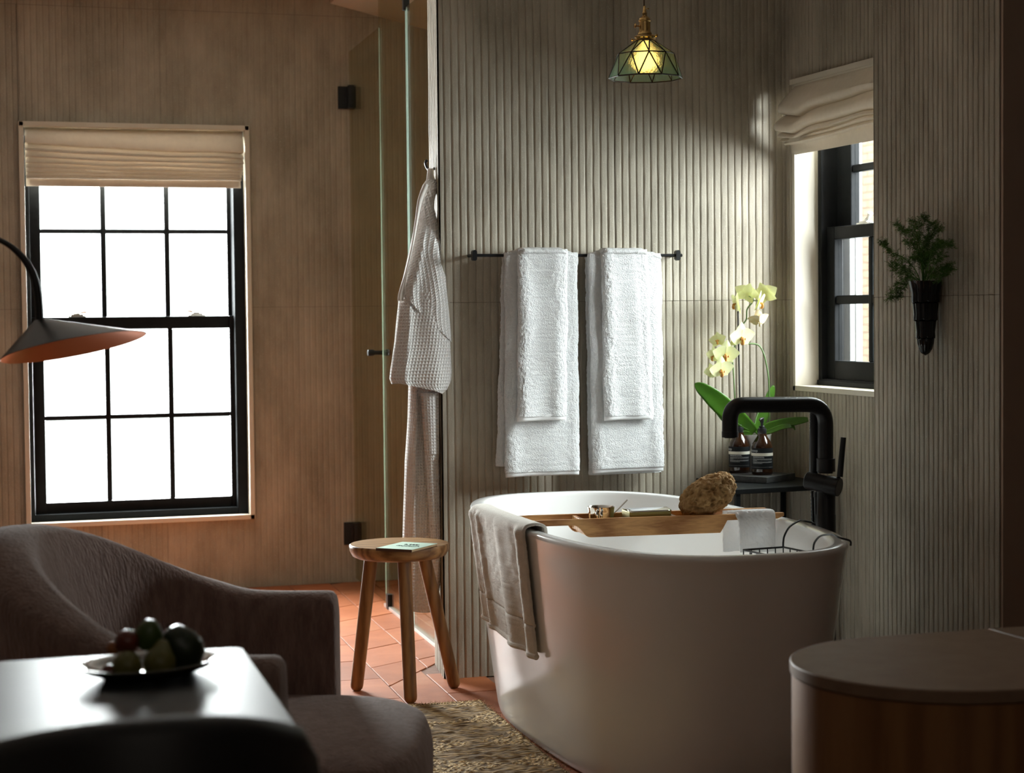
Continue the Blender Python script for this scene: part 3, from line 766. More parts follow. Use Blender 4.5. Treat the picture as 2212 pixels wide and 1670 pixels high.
pan = thing('shower_panel', (pb.x, pb.y, 0), 'fixed glass shower panel between the door and the hanging robe', 'shower panel', 'fixed glass panels of the shower')
g = G(); sheet(g, pb-GD*0.004, pc, 0.012, CEIL-0.04); g.build('glass', 'shower_glass', pan)
edge(pan, pc+GD*0.002, 0.012, CEIL-0.06, 0.0046)
cp = gpt(841, 1300); g = G(); f_ = frame((cp.x, cp.y, 0), GD, nrm, (0, 0, 1))
g.box(-0.04, -0.012, 0.0, 0.0, 0.014, 0.062, f_); g.build('clip', 'matte_black', pan, bevel=0.002)
pan2 = thing('shower_panel', (pe.x, pe.y, 0), 'fixed glass shower panel standing behind the hanging robe', 'shower panel', 'fixed glass panels of the shower')
g = G(); sheet(g, pc-GD*0.014, pe, 0.012, ztop_fix); g.build('glass', 'shower_glass', pan2)
edge(pan2, pc-GD*0.016, 0.012, ztop_fix, 0.0046)
cp = gpt(883, 6); g = G(); f_ = frame((pc.x, pc.y, 0), GD, nrm, (0, 0, 1)); g.box(-0.012, -0.012, ztop_fix-0.01, 0.012, 0.012, CEIL, f_); g.build('top_post', 'matte_black', pan2, bevel=0.001)
g = G(); sheet(g, pb, pe, 0.0, 0.013, 0.022); ch = g.build('floor_channel', 'alu', bevel=0.001); tag(ch, 'pale metal floor channel under the shower glass', 'channel')

# ================================================================ roman blinds
def hnoise(a, b, c=0): return noise.noise(Vector((a, b, c)))
# sash-window blind: hangs inside the recess
bl = thing('roman_blind', (0.94, YL+0.02, 1.75), 'cream roman blind gathered over the tall sash window behind the armchair', 'blind', 'roman blinds')
bx0, bx1 = at(53, 300, Y=YL-0.0).x, at(523.5, 300, Y=YL-0.0).x
zt = WZ1-0.022
def zof(py, px=300): return at(px, py, Y=YL-0.01).z
prof = [(0.000, zt), (-0.010, zof(285)), (-0.030, zof(305)), (-0.040, zof(320)), (-0.038, zof(327)), (-0.012, zof(328.5))]
ys = [340, 351, 361, 369.5, 376.5, 383, 388.5]
for i, y in enumerate(ys):
    prof += [(-0.028-0.001*i, zof(y-5)), (-0.040, zof(y-1.2)), (-0.0415, zof(y)), (-0.039, zof(y+1.0)), (-0.020, zof(y-2.5)), (-0.016, zof(y-1.5))]
prof += [(-0.020, zof(391)), (-0.022, zof(403)), (-0.018, zof(404.5)), (-0.012, zof(403)), (-0.010, zof(391))]
NU = 60; rows = []
for (dn, z) in prof:
    row = []
    for i in range(NU+1):
        u = i/NU
        x = lerp(bx0, bx1, u)
        k = max(0.0, min(1.0, (zof(300)-z)/0.05)) if z > zof(395) else 0
        lift = 0.030*(1-u)**2.2*max(0, min(1, (z-zof(386))/0.12)) if z < zof(300) else 0     # creases climb towards the left end
        inx = 0.010*max(0, min(1, (zof(350)-z)/0.08))
        x = lerp(bx0+inx*0.3, bx1-inx*1.2, u)
        row.append((x, YL+0.010+dn+0.003*hnoise(u*3, z*30), z+lift+0.004*hnoise(u*4, z*18, 2)*k))
    rows.append(row)
g = G(); g.loft(rows, closed=False, cap=False)
b_ = g.build('fabric', 'linen', bl, smooth=True, angle=60)
so = b_.modifiers.new('thick', 'SOLIDIFY'); so.thickness = 0.0016
g = G(); g.box(bx0+0.02, YL+0.016, zt-0.04, bx1-0.02, YL+0.05, zt); g.build('head_rail', 'casing', bl)

# alcove blind: hung on the wall face, billowing into the room
bl2 = thing('roman_blind', (XR-0.02, 5.43, 1.75), 'cream roman blind with loose folds over the small alcove window', 'blind', 'roman blinds')
by1 = AY1+0.002; by0 = YC1+0.02
def at2(px, py): return at(px, py, Y=by1)
sil = [(1715, 184), (1707, 196), (1692, 214), (1681, 227), (1679, 236), (1681, 243), (1688, 245.5), (1700, 247), (1690, 251), (1678, 261), (1672.5, 267), (1672, 276), (1675, 281), (1684, 283), (1694, 284), (1684, 286), (1678.5, 292), (1679.5, 295.5), (1688, 296), (1696, 296.5), (1688, 299), (1685, 303), (1687, 305), (1696, 305.5), (1701, 306), (1695, 308), (1692.5, 311), (1696, 314), (1704, 313), (1708, 313.5), (1709, 322), (1710, 331), (1713, 335.5), (1718, 334)]
pr = [at2(px, py) for px, py in sil]
NU = 44; rows = []
for q in pr:
    row = []
    ztop, zbot = pr[0].z, pr[-1].z
    h = (ztop-q.z)/(ztop-zbot)
    for i in range(NU+1):
        u = i/NU
        y = lerp(by1, by0, u)
        out = XR-q.x
        tuck = 1.0-0.25*math.exp(-((u-0.55)/0.25)**2)*(h > 0.2)
        pucker = 0.45*math.exp(-(u/0.10)**2)
        xx = XR-max(0.003, out*(tuck)) if i else XR-out
        z = q.z + 0.010*hnoise(u*3.1, h*7)*(0 < h < 0.93)*min(1, u*5) - 0.018*math.exp(-((u-0.13)/0.09)**2)*(0.25 < h < 0.8) + 0.014*math.exp(-((u-0.62)/0.22)**2)*(0.3 < h < 0.93)
        row.append((xx+0.003*hnoise(u*5, h*9, 4), y, z))
    rows.append(row)
g = G(); g.loft(rows, closed=False, cap=False)
b_ = g.build('fabric', 'linen', bl2, smooth=True, angle=70)
so = b_.modifiers.new('thick', 'SOLIDIFY'); so.thickness = 0.0016
g = G(); g.box(XR-0.014, by0, AZ1-0.012, XR-0.001, AY1+0.004, AZ1+0.006); g.build('head_rail', 'casing', bl2)

# ================================================================ pendant lamp
PY = 5.05
pc_ = at(1394, 130, Y=PY); PX0 = pc_.x
def pz(py): return at(1394, py, Y=PY).z
pm = pxm(pc_)     # metres per pixel there
pend = thing('pendant_lamp', (PX0, PY, pz(180)), 'lit green stained-glass pendant lamp on a brass socket above the bath', 'lamp')
g = G(); g.tube([(PX0-2*pm, PY, CEIL), (PX0-2*pm, PY, pz(14))], 0.0022, 8)
g.build('cord', 'cord', pend, smooth=True)
g = G()
g.lathe([(r*pm, pz(y)) for r, y in ((1.5, 12), (2.6, 14), (4.2, 28), (5.3, 28.5), (5.3, 30), (4.8, 31), (4.8, 35), (8, 36.5), (11.5, 40), (12, 43), (14, 44), (14, 46), (12.6, 47.5), (12.6, 68), (14, 70), (15.5, 73), (15.5, 75), (12, 76))], (PX0-1*pm, PY, 0), 28)
g.build('socket', 'brass', pend, smooth=True)
g = G()
g.lathe([(r*pm, pz(y)) for r, y in ((12, 76), (22, 77.5), (23.5, 79.5), (23.5, 82), (21, 84), (20, 89), (17, 89))], (PX0, PY, 0), 28); g.build('fitter', 'brass', pend, smooth=True)
g = G()
g.tube([(PX0-12*pm, PY, pz(57)), (PX0-25*pm, PY, pz(56.5))], 1.6*pm, 8)
g.lathe([(0, 0), (4.5*pm, 0.5*pm), (5.5*pm, 2*pm), (4*pm, 3.5*pm), (0, 4*pm)], (PX0-25*pm, PY, pz(56.5)), 12, Matrix.Rotation(PI/2, 4, 'Y'))
g.build('switch_key', 'brass', pend, smooth=True)
for dx, dy, zz in ((-1, 0, 87), (0.5, -0.87, 80), (0.85, 0.5, 82)):
    g = G(); p = Vector((PX0+dx*20*pm, PY+dy*20*pm, pz(zz))); q = Vector((PX0+dx*31*pm, PY+dy*31*pm, pz(zz)))
    g.tube([p, q], 1.3*pm, 8); g.tube([q-(q-p).normalized()*2*pm, q+(q-p).normalized()*1.5*pm], 3*pm, 10); g.build('thumb_screw', 'brass', pend, smooth=True)
g = G(); g.tube([(PX0+4*pm, PY, pz(18)), (PX0+9*pm, PY, pz(18.5))], 1.4*pm, 8); g.build('grip_screw', 'brass', pend)
# shade: two bands of triangles, each pane on its own
cxs = PX0+0.3*pm
rot = R_(-90+3.5)
def ring(r, z, n, ph): return [Vector((cxs+r*math.cos(rot+ph+2*PI*k/n), PY+r*math.sin(rot+ph+2*PI*k/n), z)) for k in range(n)]
r0 = ring(20.5*pm, pz(89), 10, 0); r1 = ring(62*pm, pz(118.5), 10, PI/10); r2 = ring(79.5*pm, pz(169), 10, 0)
def pane3(a, b, c):
    m_ = (a+b+c)/3; q = [m_+(v-m_)*0.975 for v in (a, b, c)]
    n = (b-a).cross(c-a).normalized()*0.0011
    g = G(); g.add([v-n for v in q]+[v+n for v in q], [(0, 2, 1), (3, 4, 5), (0, 1, 4, 3), (1, 2, 5, 4), (2, 0, 3, 5)]); return g.build('glass_pane', 'stained', pend)
lead = G()
for k in range(10):
    k1 = (k+1) % 10
    pane3(r0[k], r1[k], r1[k-1]); pane3(r0[k], r0[k1], r1[k])
    pane3(r1[k-1], r1[k], r2[k]); pane3(r1[k], r2[k], r2[k1])
    for a, b in ((r0[k], r1[k]), (r0[k], r1[k-1]), (r1[k-1], r1[k]), (r2[k], r1[k]), (r2[k], r1[k-1]), (r2[k], r2[k1]), (r0[k], r0[k1])):
        lead.tube([a, b], 0.0021, 6)
lead.build('lead_came', 'lead', pend)
g = G(); g.lathe([(0.0, pz(154)), (0.014, pz(153)), (0.027, pz(147)), (0.034, pz(137)), (0.034, pz(128)), (0.026, pz(115)), (0.014, pz(104)), (0.012, pz(90))], (cxs, PY, 0), 28)
bulb = g.build('bulb', 'globe', pend, smooth=True)
g = G(); g.lathe([(0.0, pz(141)), (0.008, pz(139)), (0.012, pz(133)), (0.008, pz(127)), (0.0, pz(125))], (cxs, PY, 0), 16); g.build('filament', 'bulb', bulb, smooth=True)

# ================================================================ towel rail and towels
YR = YB-0.062
b0, b1 = at(1018, 552, Y=YR), at(1473, 551.5, Y=YR); zr = (b0.z+b1.z)/2
rail = thing('towel_rail', ((b0.x+b1.x)/2, YB, zr), 'thin black metal towel rail on the fluted wall', 'towel rail')
g = G(); g.tube([(b0.x+0.006, YR, zr), (b1.x, YR, zr)], 0.0052, 12); g.build('rail', 'matte_black', rail, smooth=True)
for px in (1024, 1463):
    x = at(px, 552, Y=YR).x; g = G()
    g.prism([(x+0.0075*math.cos(t)*1.0, zr+0.0075*math.sin(t)+(0.010 if math.sin(t) >= 0 else -0.010)) for t in [2*PI*k/24 for k in range(24)]], YR-0.010, YR+0.010, Matrix(((1, 0, 0, 0), (0, 0, 1, 0), (0, 1, 0, 0), (0, 0, 0, 1))))
    g.tube([(x, YR+0.005, zr), (x, YB-0.002, zr)], 0.0055, 10)
    g.build('mount', 'matte_black', rail, smooth=True, angle=40)

def px2x(px, py, Y): return at(px, py, Y=Y).x
def drape(name, label, group, top, front, back, bow, thick, seed, hem_h=0.018, folds=()):
    """folded towel hung over the rail. top/front/back = (pxL, pxR, py)"""
    rt = thing(name, (0, 0, 0), label, 'towel', group)
    xl, xr = px2x(top[0], top[2], YR), px2x(top[1], top[2], YR); ztop = at(top[0], top[2], Y=YR).z-0.0
    fl_, fr_, zf = px2x(front[0], front[2], YR-0.03), px2x(front[1], front[2], YR-0.03), at((front[0]+front[1])/2, front[2], Y=YR-0.03).z
    kl, kr, zb = px2x(back[0], back[1]*0+back[2], YR), px2x(back[1], back[2], YR), at((back[0]+back[1])/2, back[2], Y=YR).z
    loc = Vector(((xl+xr)/2, YR, zf)); rt.location = loc; ORG[rt.name] = loc
    def flap(zlo, a0, a1, side, z_hi, tk, nm, ee):
        NZ, NS = 190, 120
        rings = []
        for j in range(NZ+1):
            t = j/NZ; z = lerp(zlo, z_hi, t)
            L_, R__ = lerp(a0, xl, t**0.8), lerp(a1, xr, t**0.8)
            yc = YR+side*(bow+tk/2)*(1-0.25*t**6)
            hw, cx_ = (R__-L_)/2, (R__+L_)/2
            rg = []
            for k in range(NS):
                a = 2*PI*k/NS; c, s = math.cos(a), math.sin(a)
                px_ = cx_+hw*math.copysign(abs(c)**0.45, c)
                u = (px_-L_)/(R__-L_)
                yy = yc+tk/2*math.copysign(abs(s)**0.7, s)
                fo = 0
                for (fu, fw, fa, fs) in folds:
                    fo += fa*math.exp(-(((u-fu-fs*(1-t))/fw)**2))
                fo *= (1-0.5*t)
                yy -= fo
                p = Vector((px_+0.004*hnoise(z*9+seed, 2.0*c, 1)+(0.0025*hnoise(z*40, seed, 3+c)), yy-0.004*hnoise(z*5, u*3+seed*5, 7), z))
                q = p*170
                d = noise.noise(q+Vector((seed*7, 0, 0)))*0.0020+noise.noise(p*70)*0.0011+noise.noise(p*18+Vector((seed, 0, 0)))*0.0012
                if j == 0 or j == NZ: d *= 0.4
                dirn = Vector((c*0.6, s, 0)).normalized()
                rg.append(p+dirn*d)
            rings.append(rg)
        g = G(); g.loft(rings); return g.build(nm, 'towel', ee, smooth=True, angle=180)
    flap(zf, fl_, fr_, -1, ztop-0.004, thick, 'front_flap', rt)
    flap(zb, kl, kr, 1, ztop-0.006, thick*0.9, 'back_flap', rt)
    # roll over the rail
    g = G(); rings = []
    R0 = bow+thick
    for i in range(42):
        u = i/41; x = lerp(xl+0.002, xr-0.002, u); rg = []
        e = min(1, min(u, 1-u)*10)
        for k in range(20):
            a = 2*PI*k/20
            r = R0*(0.80+0.20*e**0.5)
            p = Vector((x, YR+math.cos(a)*r, ztop-0.012-0.006*(1-e)+math.sin(a)*0.014*(0.6+0.4*e)))
            p += Vector((0, math.cos(a), math.sin(a)))*(noise.noise(p*150)*0.0016+noise.noise(p*40)*0.0016); rg.append(p)
        rings.append(rg)
    g.loft(rings); g.build('top_fold', 'towel', rt, smooth=True, angle=180)
    # woven hem band at the front end
    g = G(); rings = []
    for j, (dz, tk) in enumerate(((0.006, 0.78), (0.003, 0.9), (-0.002, 0.9), (-hem_h*0.55, 0.80), (-hem_h*0.8, 0.55))):
        rg = []
        hw, cx_ = (fr_-fl_)/2*0.985, (fr_+fl_)/2
        for k in range(48):
            a = 2*PI*k/48; c, s = math.cos(a), math.sin(a)
            X_ = cx_+hw*math.copysign(abs(c)**0.35, c)
            u = (X_-fl_)/(fr_-fl_); fo = sum(fa*math.exp(-(((u-fu-fs)/fw)**2)) for (fu, fw, fa, fs) in folds)
            rg.append(Vector((X_, YR-(bow+thick/2)+thick/2*tk*math.copysign(abs(s)**0.7, s)-fo, zf+dz+0.003*math.sin(u*3))))
        rings.append(rg)
    g.loft(rings); g.build('hem', 'hem', rt, smooth=True, angle=180)
    return rt
drape('bath_towel', 'large white bath towel on the left of the black rail, under a hand towel', 'bath towels on the rail', (1086, 1243, 543), (1093, 1254, 1020), (1073, 1210, 1006), 0.006, 0.020, 1, folds=((0.1, 0.10, 0.006, 0.0), (0.55, 0.16, 0.004, 0.1), (0.95, 0.09, 0.005, 0)))
drape('bath_towel', 'large white bath towel on the right of the black rail, under a hand towel', 'bath towels on the rail', (1266, 1425, 545), (1282, 1437, 1012), (1275, 1432, 1024), 0.006, 0.020, 2, folds=((0.06, 0.10, 0.005, 0.03), (0.5, 0.15, 0.003, 0.0), (0.9, 0.09, 0.004, 0)))
drape('hand_towel', 'small white hand towel lying over the left bath towel', 'hand towels on the rail', (1111, 1218, 536), (1114, 1221, 900), (1115, 1214, 860), 0.028, 0.020, 3, folds=((0.12, 0.12, 0.006, 0.02), (0.45, 0.16, -0.003, 0.05), (0.80, 0.14, 0.005, 0.0)))
drape('hand_towel', 'small white hand towel lying over the right bath towel', 'hand towels on the rail', (1291, 1391, 537), (1302, 1409, 898), (1296, 1394, 870), 0.028, 0.020, 4, folds=((0.12, 0.12, 0.005, 0.02), (0.62, 0.15, 0.005, 0.1), (0.92, 0.09, 0.004, 0.0)))

# ================================================================ robe hook and bathrobe
YH = 6.03
hp = at(931, 366, Y=YH)
hx_wall = 1.65+(YH-YB)*(0.044/0.279)
hook = thing('robe_hook', (hx_wall, YH, hp.z), 'black double robe hook on the pale ribbed wall edge', 'hook')
g = G()
pts = [at(942.5, 338, Y=YH), at(943, 352, Y=YH), at(941, 361, Y=YH), at(936, 366, Y=YH), at(930, 368, Y=YH), at(925, 366, Y=YH), at(920.5, 358, Y=YH), at(919, 351, Y=YH), at(921, 348, Y=YH)]
g.tube(smooth_path(pts, 5), 0.0042, 10); tip = pts[-1]
g.lathe([(0, -0.006), (0.0045, -0.004), (0.006, 0), (0.0045, 0.004), (0, 0.006)], tip, 12)
g.build('prongs', 'matte_black', hook, smooth=True)
g = G(); g.tube([at(942, 352, Y=YH), (hx_wall-0.001, YH, at(942, 352, Y=YH).z)], 0.008, 12); g.build('base', 'matte_black', hook, smooth=True)

robe = thing('bathrobe', (hp.x, YH-0.05, at(910, 1310, Y=YH).z), 'white waffle-weave bathrobe hanging on the black hook', 'bathrobe')
def cloth_loft(name, m, spec, Yc, NZ, NS, depth, folds, parent, seed, power=0.6, uvscale=1.0, rotuv=0.0, skew=None, cap=False):
    """spec: list of (py, pxL, pxR, yoff); closed hanging body, UV in metres. skew(u, t) lowers the ring across its width (pixels)"""
    g = G(); rings = []; uv = []
    ys = [s_[0] for s_ in spec]
    cl, cr_, cy = [(s_[0], s_[1]) for s_ in spec], [(s_[0], s_[2]) for s_ in spec], [(s_[0], s_[3]) for s_ in spec]
    for j in range(NZ+1):
        t = j/NZ
        py0 = lerp(ys[0], ys[-1], t)
        rg = []; per = 0; prev = None
        for k in range(NS):
            a = 2*PI*k/NS+PI*0.5; c, s = math.cos(a), math.sin(a)
            e = math.copysign(abs(c)**power, c); u = (e+1)/2
            py = py0+(skew(u, t, s) if skew else 0)
            L_, R__, yo = poly(cl, py), poly(cr_, py), poly(cy, py)
            p = at(lerp(L_, R__, u), py, Y=Yc+yo)
            hw = (R__-L_)/2*pxm(p)
            dp = depth*min(1, hw/0.05)
            y = dp*math.copysign(abs(s)**0.8, s)
            for (fu, fw, fa, sl) in folds:
                if s < 0: y -= fa*math.exp(-(((u-fu-sl*(t-0.5))/fw)**2))*min(1, hw/0.05)*min(1, 3*(-s))
            p.y += y+(-1 if s < 0 else 1)*0.004*noise.noise(Vector((u*4, p.z*9, seed)))
            if prev is not None: per += (p-prev).length
            prev = p.copy(); rg.append(p)
            ua, va = per*uvscale, -p.z*uvscale
            uv.append((ua*math.cos(rotuv)-va*math.sin(rotuv), ua*math.sin(rotuv)+va*math.cos(rotuv)))
        rings.append(rg)
    g.loft(rings, cap=cap); return g.build(name, m, parent, smooth=True, angle=180, uv=uv)
YRb = 5.985
# skirt of the robe, seen under the sleeve
cloth_loft('skirt', 'waffle', [(760, 878, 946, 0.03), (835, 884, 944, 0.03), (900, 882, 947, 0.03), (1000, 876, 951, 0.03), (1150, 871, 955, 0.03), (1260, 869, 948, 0.03), (1300, 869, 944, 0.03), (1312, 871, 942, 0.03)], YRb, 60, 64, 0.040, ((0.16, 0.08, 0.016, 0.06), (0.78, 0.16, 0.020, 0.10)), robe, 1,
           skew=lambda u, t, s: 8*math.sin(u*PI)*max(0, t-0.9)*10)
# overlapping front edge panel
g = G(); uv = []
rows = []
for j in range(41):
    py = lerp(846, 1180, j/40); row = []
    for i in range(13):
        u = i/12; px = lerp(lerp(909, 930, j/40), poly([(846, 946), (1000, 949), (1180, 953)], py), u)
        p = at(px, py, Y=YRb+0.03-0.066-0.012*math.sin(u*PI)-0.006*(py < 990)); row.append(p); uv.append((u*0.065, p.z))
    rows.append(row)
g.loft(rows, closed=False, cap=False); o = g.build('front_band', 'waffle', robe, smooth=True, angle=180, uv=uv); o.modifiers.new('t', 'SOLIDIFY').thickness = 0.004
g = G(); uv = []; rows = []
for j in range(25):
    py = lerp(848, 983, j/24); row = []
    for i in range(11):
        u = i/10; px = lerp(poly([(848, 911), (983, 920)], py), 949.5, u)
        p = at(px, py, Y=YRb+0.03-0.075-0.012*math.sin(u*PI)); row.append(p); uv.append((u*0.060, p.z))
    rows.append(row)
g.loft(rows, closed=False, cap=False); o = g.build('pocket', 'waffle', robe, smooth=True, angle=180, uv=uv); o.modifiers.new('t', 'SOLIDIFY').thickness = 0.005
# gathered shoulders and the sleeve in front
body_spec = [(388, 922, 940, 0.0), (398, 915, 945, 0.0), (412, 909, 944, 0.0), (430, 904, 938, 0), (450, 902, 937, 0), (480, 899, 943, 0), (520, 890, 952, -0.005), (560, 881, 960, -0.01), (600, 872, 966, -0.02), (632, 863, 970, -0.02), (660, 861, 974, -0.02), (740, 853, 979, -0.025), (800, 844, 981, -0.03), (818, 842, 980, -0.03), (828, 846, 976, -0.03), (842, 856, 966, -0.03), (850, 866, 955, -0.03)]
cloth_loft('sleeve', 'waffle', [(600, 874, 964, -0.02)]+body_spec[9:], YRb, 56, 84, 0.044, ((0.16, 0.05, 0.010, 0.05), (0.62, 0.22, 0.016, 0.1)), robe, 3,
           skew=lambda u, t, s: (lerp(0, (26*u if s < 0 else 4), t) if t > 0.5 else lerp(60*u, (26*u if s < 0 else 4)*0.5, t*2))-24*t)
cloth_loft('shoulder', 'waffle', body_spec, YRb-0.002, 52, 84, 0.046, ((0.22, 0.10, 0.010, -0.1), (0.62, 0.22, 0.014, 0.1)), robe, 2, rotuv=0.55,
           skew=lambda u, t, s: -lerp(0, 850-lerp(636, 748, u), t))
# sleeve cuff fold, shoulder seam band, collar strip, hanging loop
def strip(name, m, pts0, pts1, Yo, n=24, nu=5, bulge=0.004, th=0.003):
    g = G(); uv = []; rows = []
    A, B = smooth_path([(x, y, 0) for x, y in pts0], 8), smooth_path([(x, y, 0) for x, y in pts1], 8)
    mlen = min(len(A), len(B))
    for j in range(mlen):
        row = []
        for i in range(nu+1):
            u = i/nu; px, py = lerp(A[j].x, B[j].x, u), lerp(A[j].y, B[j].y, u)
            p = at(px, py, Y=Yo-bulge*math.sin(u*PI)); row.append(p); uv.append((p.x, p.z))
        rows.append(row)
    g.loft(rows, closed=False, cap=False); o = g.build(name, m, robe, smooth=True, angle=180, uv=uv); o.modifiers.new('t', 'SOLIDIFY').thickness = th; return o
strip('collar', 'plain_cotton', [(917, 394), (903, 428), (897, 470), (888, 530), (874, 590), (861, 632), (859, 650)], [(926, 400), (912, 436), (903, 480), (892, 540), (880, 590), (873, 630), (872, 650)], YRb-0.052, bulge=0.006)
strip('hanging_loop', 'plain_cotton', [(925, 364), (924, 376), (921, 392)], [(935, 364), (936, 380), (944, 402)], YH-0.022, bulge=0.008)

# ================================================================ stool with a book
SX, SY, SZ = 1.452, 5.735, 0.478
stool = thing('stool', (SX, SY, 0), 'round three-legged dark oak stool in front of the shower', 'stool')
g = G(); R1 = 0.1565
g.lathe([(0.0, SZ-0.045), (0.10, SZ-0.045), (0.132, SZ-0.043), (0.147, SZ-0.036), (0.1555, SZ-0.020), (R1, SZ-0.010), (R1, SZ-0.003), (R1-0.003, SZ), (0.0, SZ)], (SX, SY, 0), 72)
g.build('seat', 'oak', stool, smooth=True, angle=45)
FT = {'L': ((1.332, 5.842), (815, 1222)), 'R': ((1.640, 5.775), (943, 1222)), 'F': ((1.446, 5.592), (888, 1226))}
for k, ((fx, fy), tp) in FT.items():
    sxm = {'L': (-0.078, 0.055), 'R': (0.085, 0.02), 'F': (-0.006, -0.085)}[k]
    top = Vector((SX+sxm[0], SY+sxm[1], SZ-0.046)); ft = Vector((fx, fy, 0.0))
    d = (ft-top).normalized(); L_ = (ft-top).length
    pts = [top, lerp(top, ft, 0.5), ft-d*0.020, ft-d*0.010, ft-d*0.003, ft]
    g = G(); g.tube(pts, [0.0215, 0.021, 0.0205, 0.019, 0.014, 0.009], 20); g.build('leg', 'oak_leg', stool, smooth=True, angle=50)
bk = [at(812.6, 1184, Z=SZ+0.008), at(889.5, 1188, Z=SZ+0.008), at(924.5, 1173, Z=SZ+0.008), at(842.5, 1170, Z=SZ+0.008)]
book = thing('book', (bk[0].x, bk[0].y, SZ), 'thin mint-green book with handwritten black title on the stool', 'book')
ex = (bk[1]-bk[0]); ey = (bk[3]-bk[0]); ey = ey-ex*(ey.dot(ex)/ex.dot(ex)); ey = ey*((bk[3]-bk[0]).length/ey.length)
bw, bd = ex.length, 0.165
mb = frame((bk[0].x, bk[0].y, SZ), ex.normalized(), ey.normalized(), (0, 0, 1))
g = G(); g.box(0.002, 0.002, 0.0008, bw-0.002, bd-0.002, 0.0072, mb); g.build('pages', 'paper', book)
g = G(); g.box(0, 0, 0.0072, bw, bd, 0.0085, mb); g.build('cover', 'book_cover', book, bevel=0.0003)
g = G(); g.box(0, 0, 0.0, bw, bd, 0.0008, mb); g.build('back_cover', 'spine', book)
g = G(); g.box(-0.0008, -0.0008, 0.0, bw, 0.0008, 0.0084, mb); g.build('spine', 'spine', book)
g = G(); rr = random.Random(5)
def scrib(x0, x1, y0, h, n):
    pts = []
    for i in range(n):
        t = i/(n-1); pts.append(mb @ Vector((lerp(x0, x1, t)+rr.uniform(-0.001, 0.001), y0+rr.uniform(-h, h)*(1 if i % 2 else -0.6), 0.0087)))
    return pts
for i, (x0, x1) in enumerate(((0.040, 0.052), (0.054, 0.062), (0.064, 0.072), (0.074, 0.088))):
    g.tube(smooth_path(scrib(x0*bw/0.12, x1*bw/0.12, 0.105, 0.010, 6), 4), 0.0011, 5)
for i, (x0, x1) in enumerate(((0.030, 0.040), (0.042, 0.056), (0.058, 0.066), (0.068, 0.080), (0.083, 0.090), (0.092, 0.106))):
    g.tube(smooth_path(scrib(x0*bw/0.12, x1*bw/0.12, 0.074, 0.008, 6), 4), 0.0009, 5)
g.build('title', 'ink', book)

# ================================================================ bath
TC = Vector((1.937, 4.901, 0)); TA = R_(1.0)
TU = Vector((math.cos(TA), -math.sin(TA), 0)); TV = Vector((math.sin(TA), math.cos(TA), 0))
TH = 0.62; RA, RB, BA, BB, EN = 0.852, 0.388, 0.735, 0.315, 2.8
def proj(p):
    q = Vector(p)-EYEP; z = q.dot(CF); return (CXP+FPX*q.dot(CR)/z, CYP+FPX*q.dot(CD)/z)
def tub_ring(a, b, z, n=120, en=EN):
    return [TC+TU*x+TV*y+Vector((0, 0, z)) for x, y in superell(b, a, en, n)]
def ab(z):
    t = max(0, min(1, z/TH)); e = t**0.92
    return lerp(BA, RA, e), lerp(BB, RB, e)
tub = thing('bathtub', (TC.x, TC.y, 0), 'white freestanding oval bathtub in the alcove', 'bathtub')
prof = []
for z in (0.0, 0.004, 0.012, 0.03, 0.08, 0.15, 0.24, 0.33, 0.42, 0.50, 0.56, 0.598):
    a, b = ab(z); k = -0.012*(1-min(1, z/0.014)) ; prof.append((a+k, b+k, z, EN))
a, b = ab(TH)
prof += [(a, b, 0.606, EN), (a, b, 0.613, EN), (a-0.002, b-0.002, 0.6175, EN), (a-0.006, b-0.006, TH, EN), (a-0.020, b-0.020, TH+0.0003, EN), (a-0.031, b-0.031, TH-0.0005, EN), (a-0.037, b-0.037, 0.616, EN), (a-0.041, b-0.041, 0.608, EN)]
for z, ia, ib in ((0.58, .060, .048), (0.50, .10, .062), (0.42, .135, .074), (0.34, .165, .086), (0.27, .20, .10), (0.22, .235, .118), (0.19, .28, .145), (0.175, .34, .19), (0.17, .45, .26)):
    prof.append((a-ia, b-ib, z, 2.6))
g = G(); g.loft([tub_ring(x, y, z, 140, e) for x, y, z, e in prof]); g.build('shell', 'enamel', tub, smooth=True, angle=60)
g = G(); g.lathe([(0.0, 0.1708), (0.030, 0.1708), (0.033, 0.1735), (0.024, 0.176), (0.0, 0.1765)], TC+TV*0.2, 24); g.build('drain', 'chrome', tub, smooth=True)

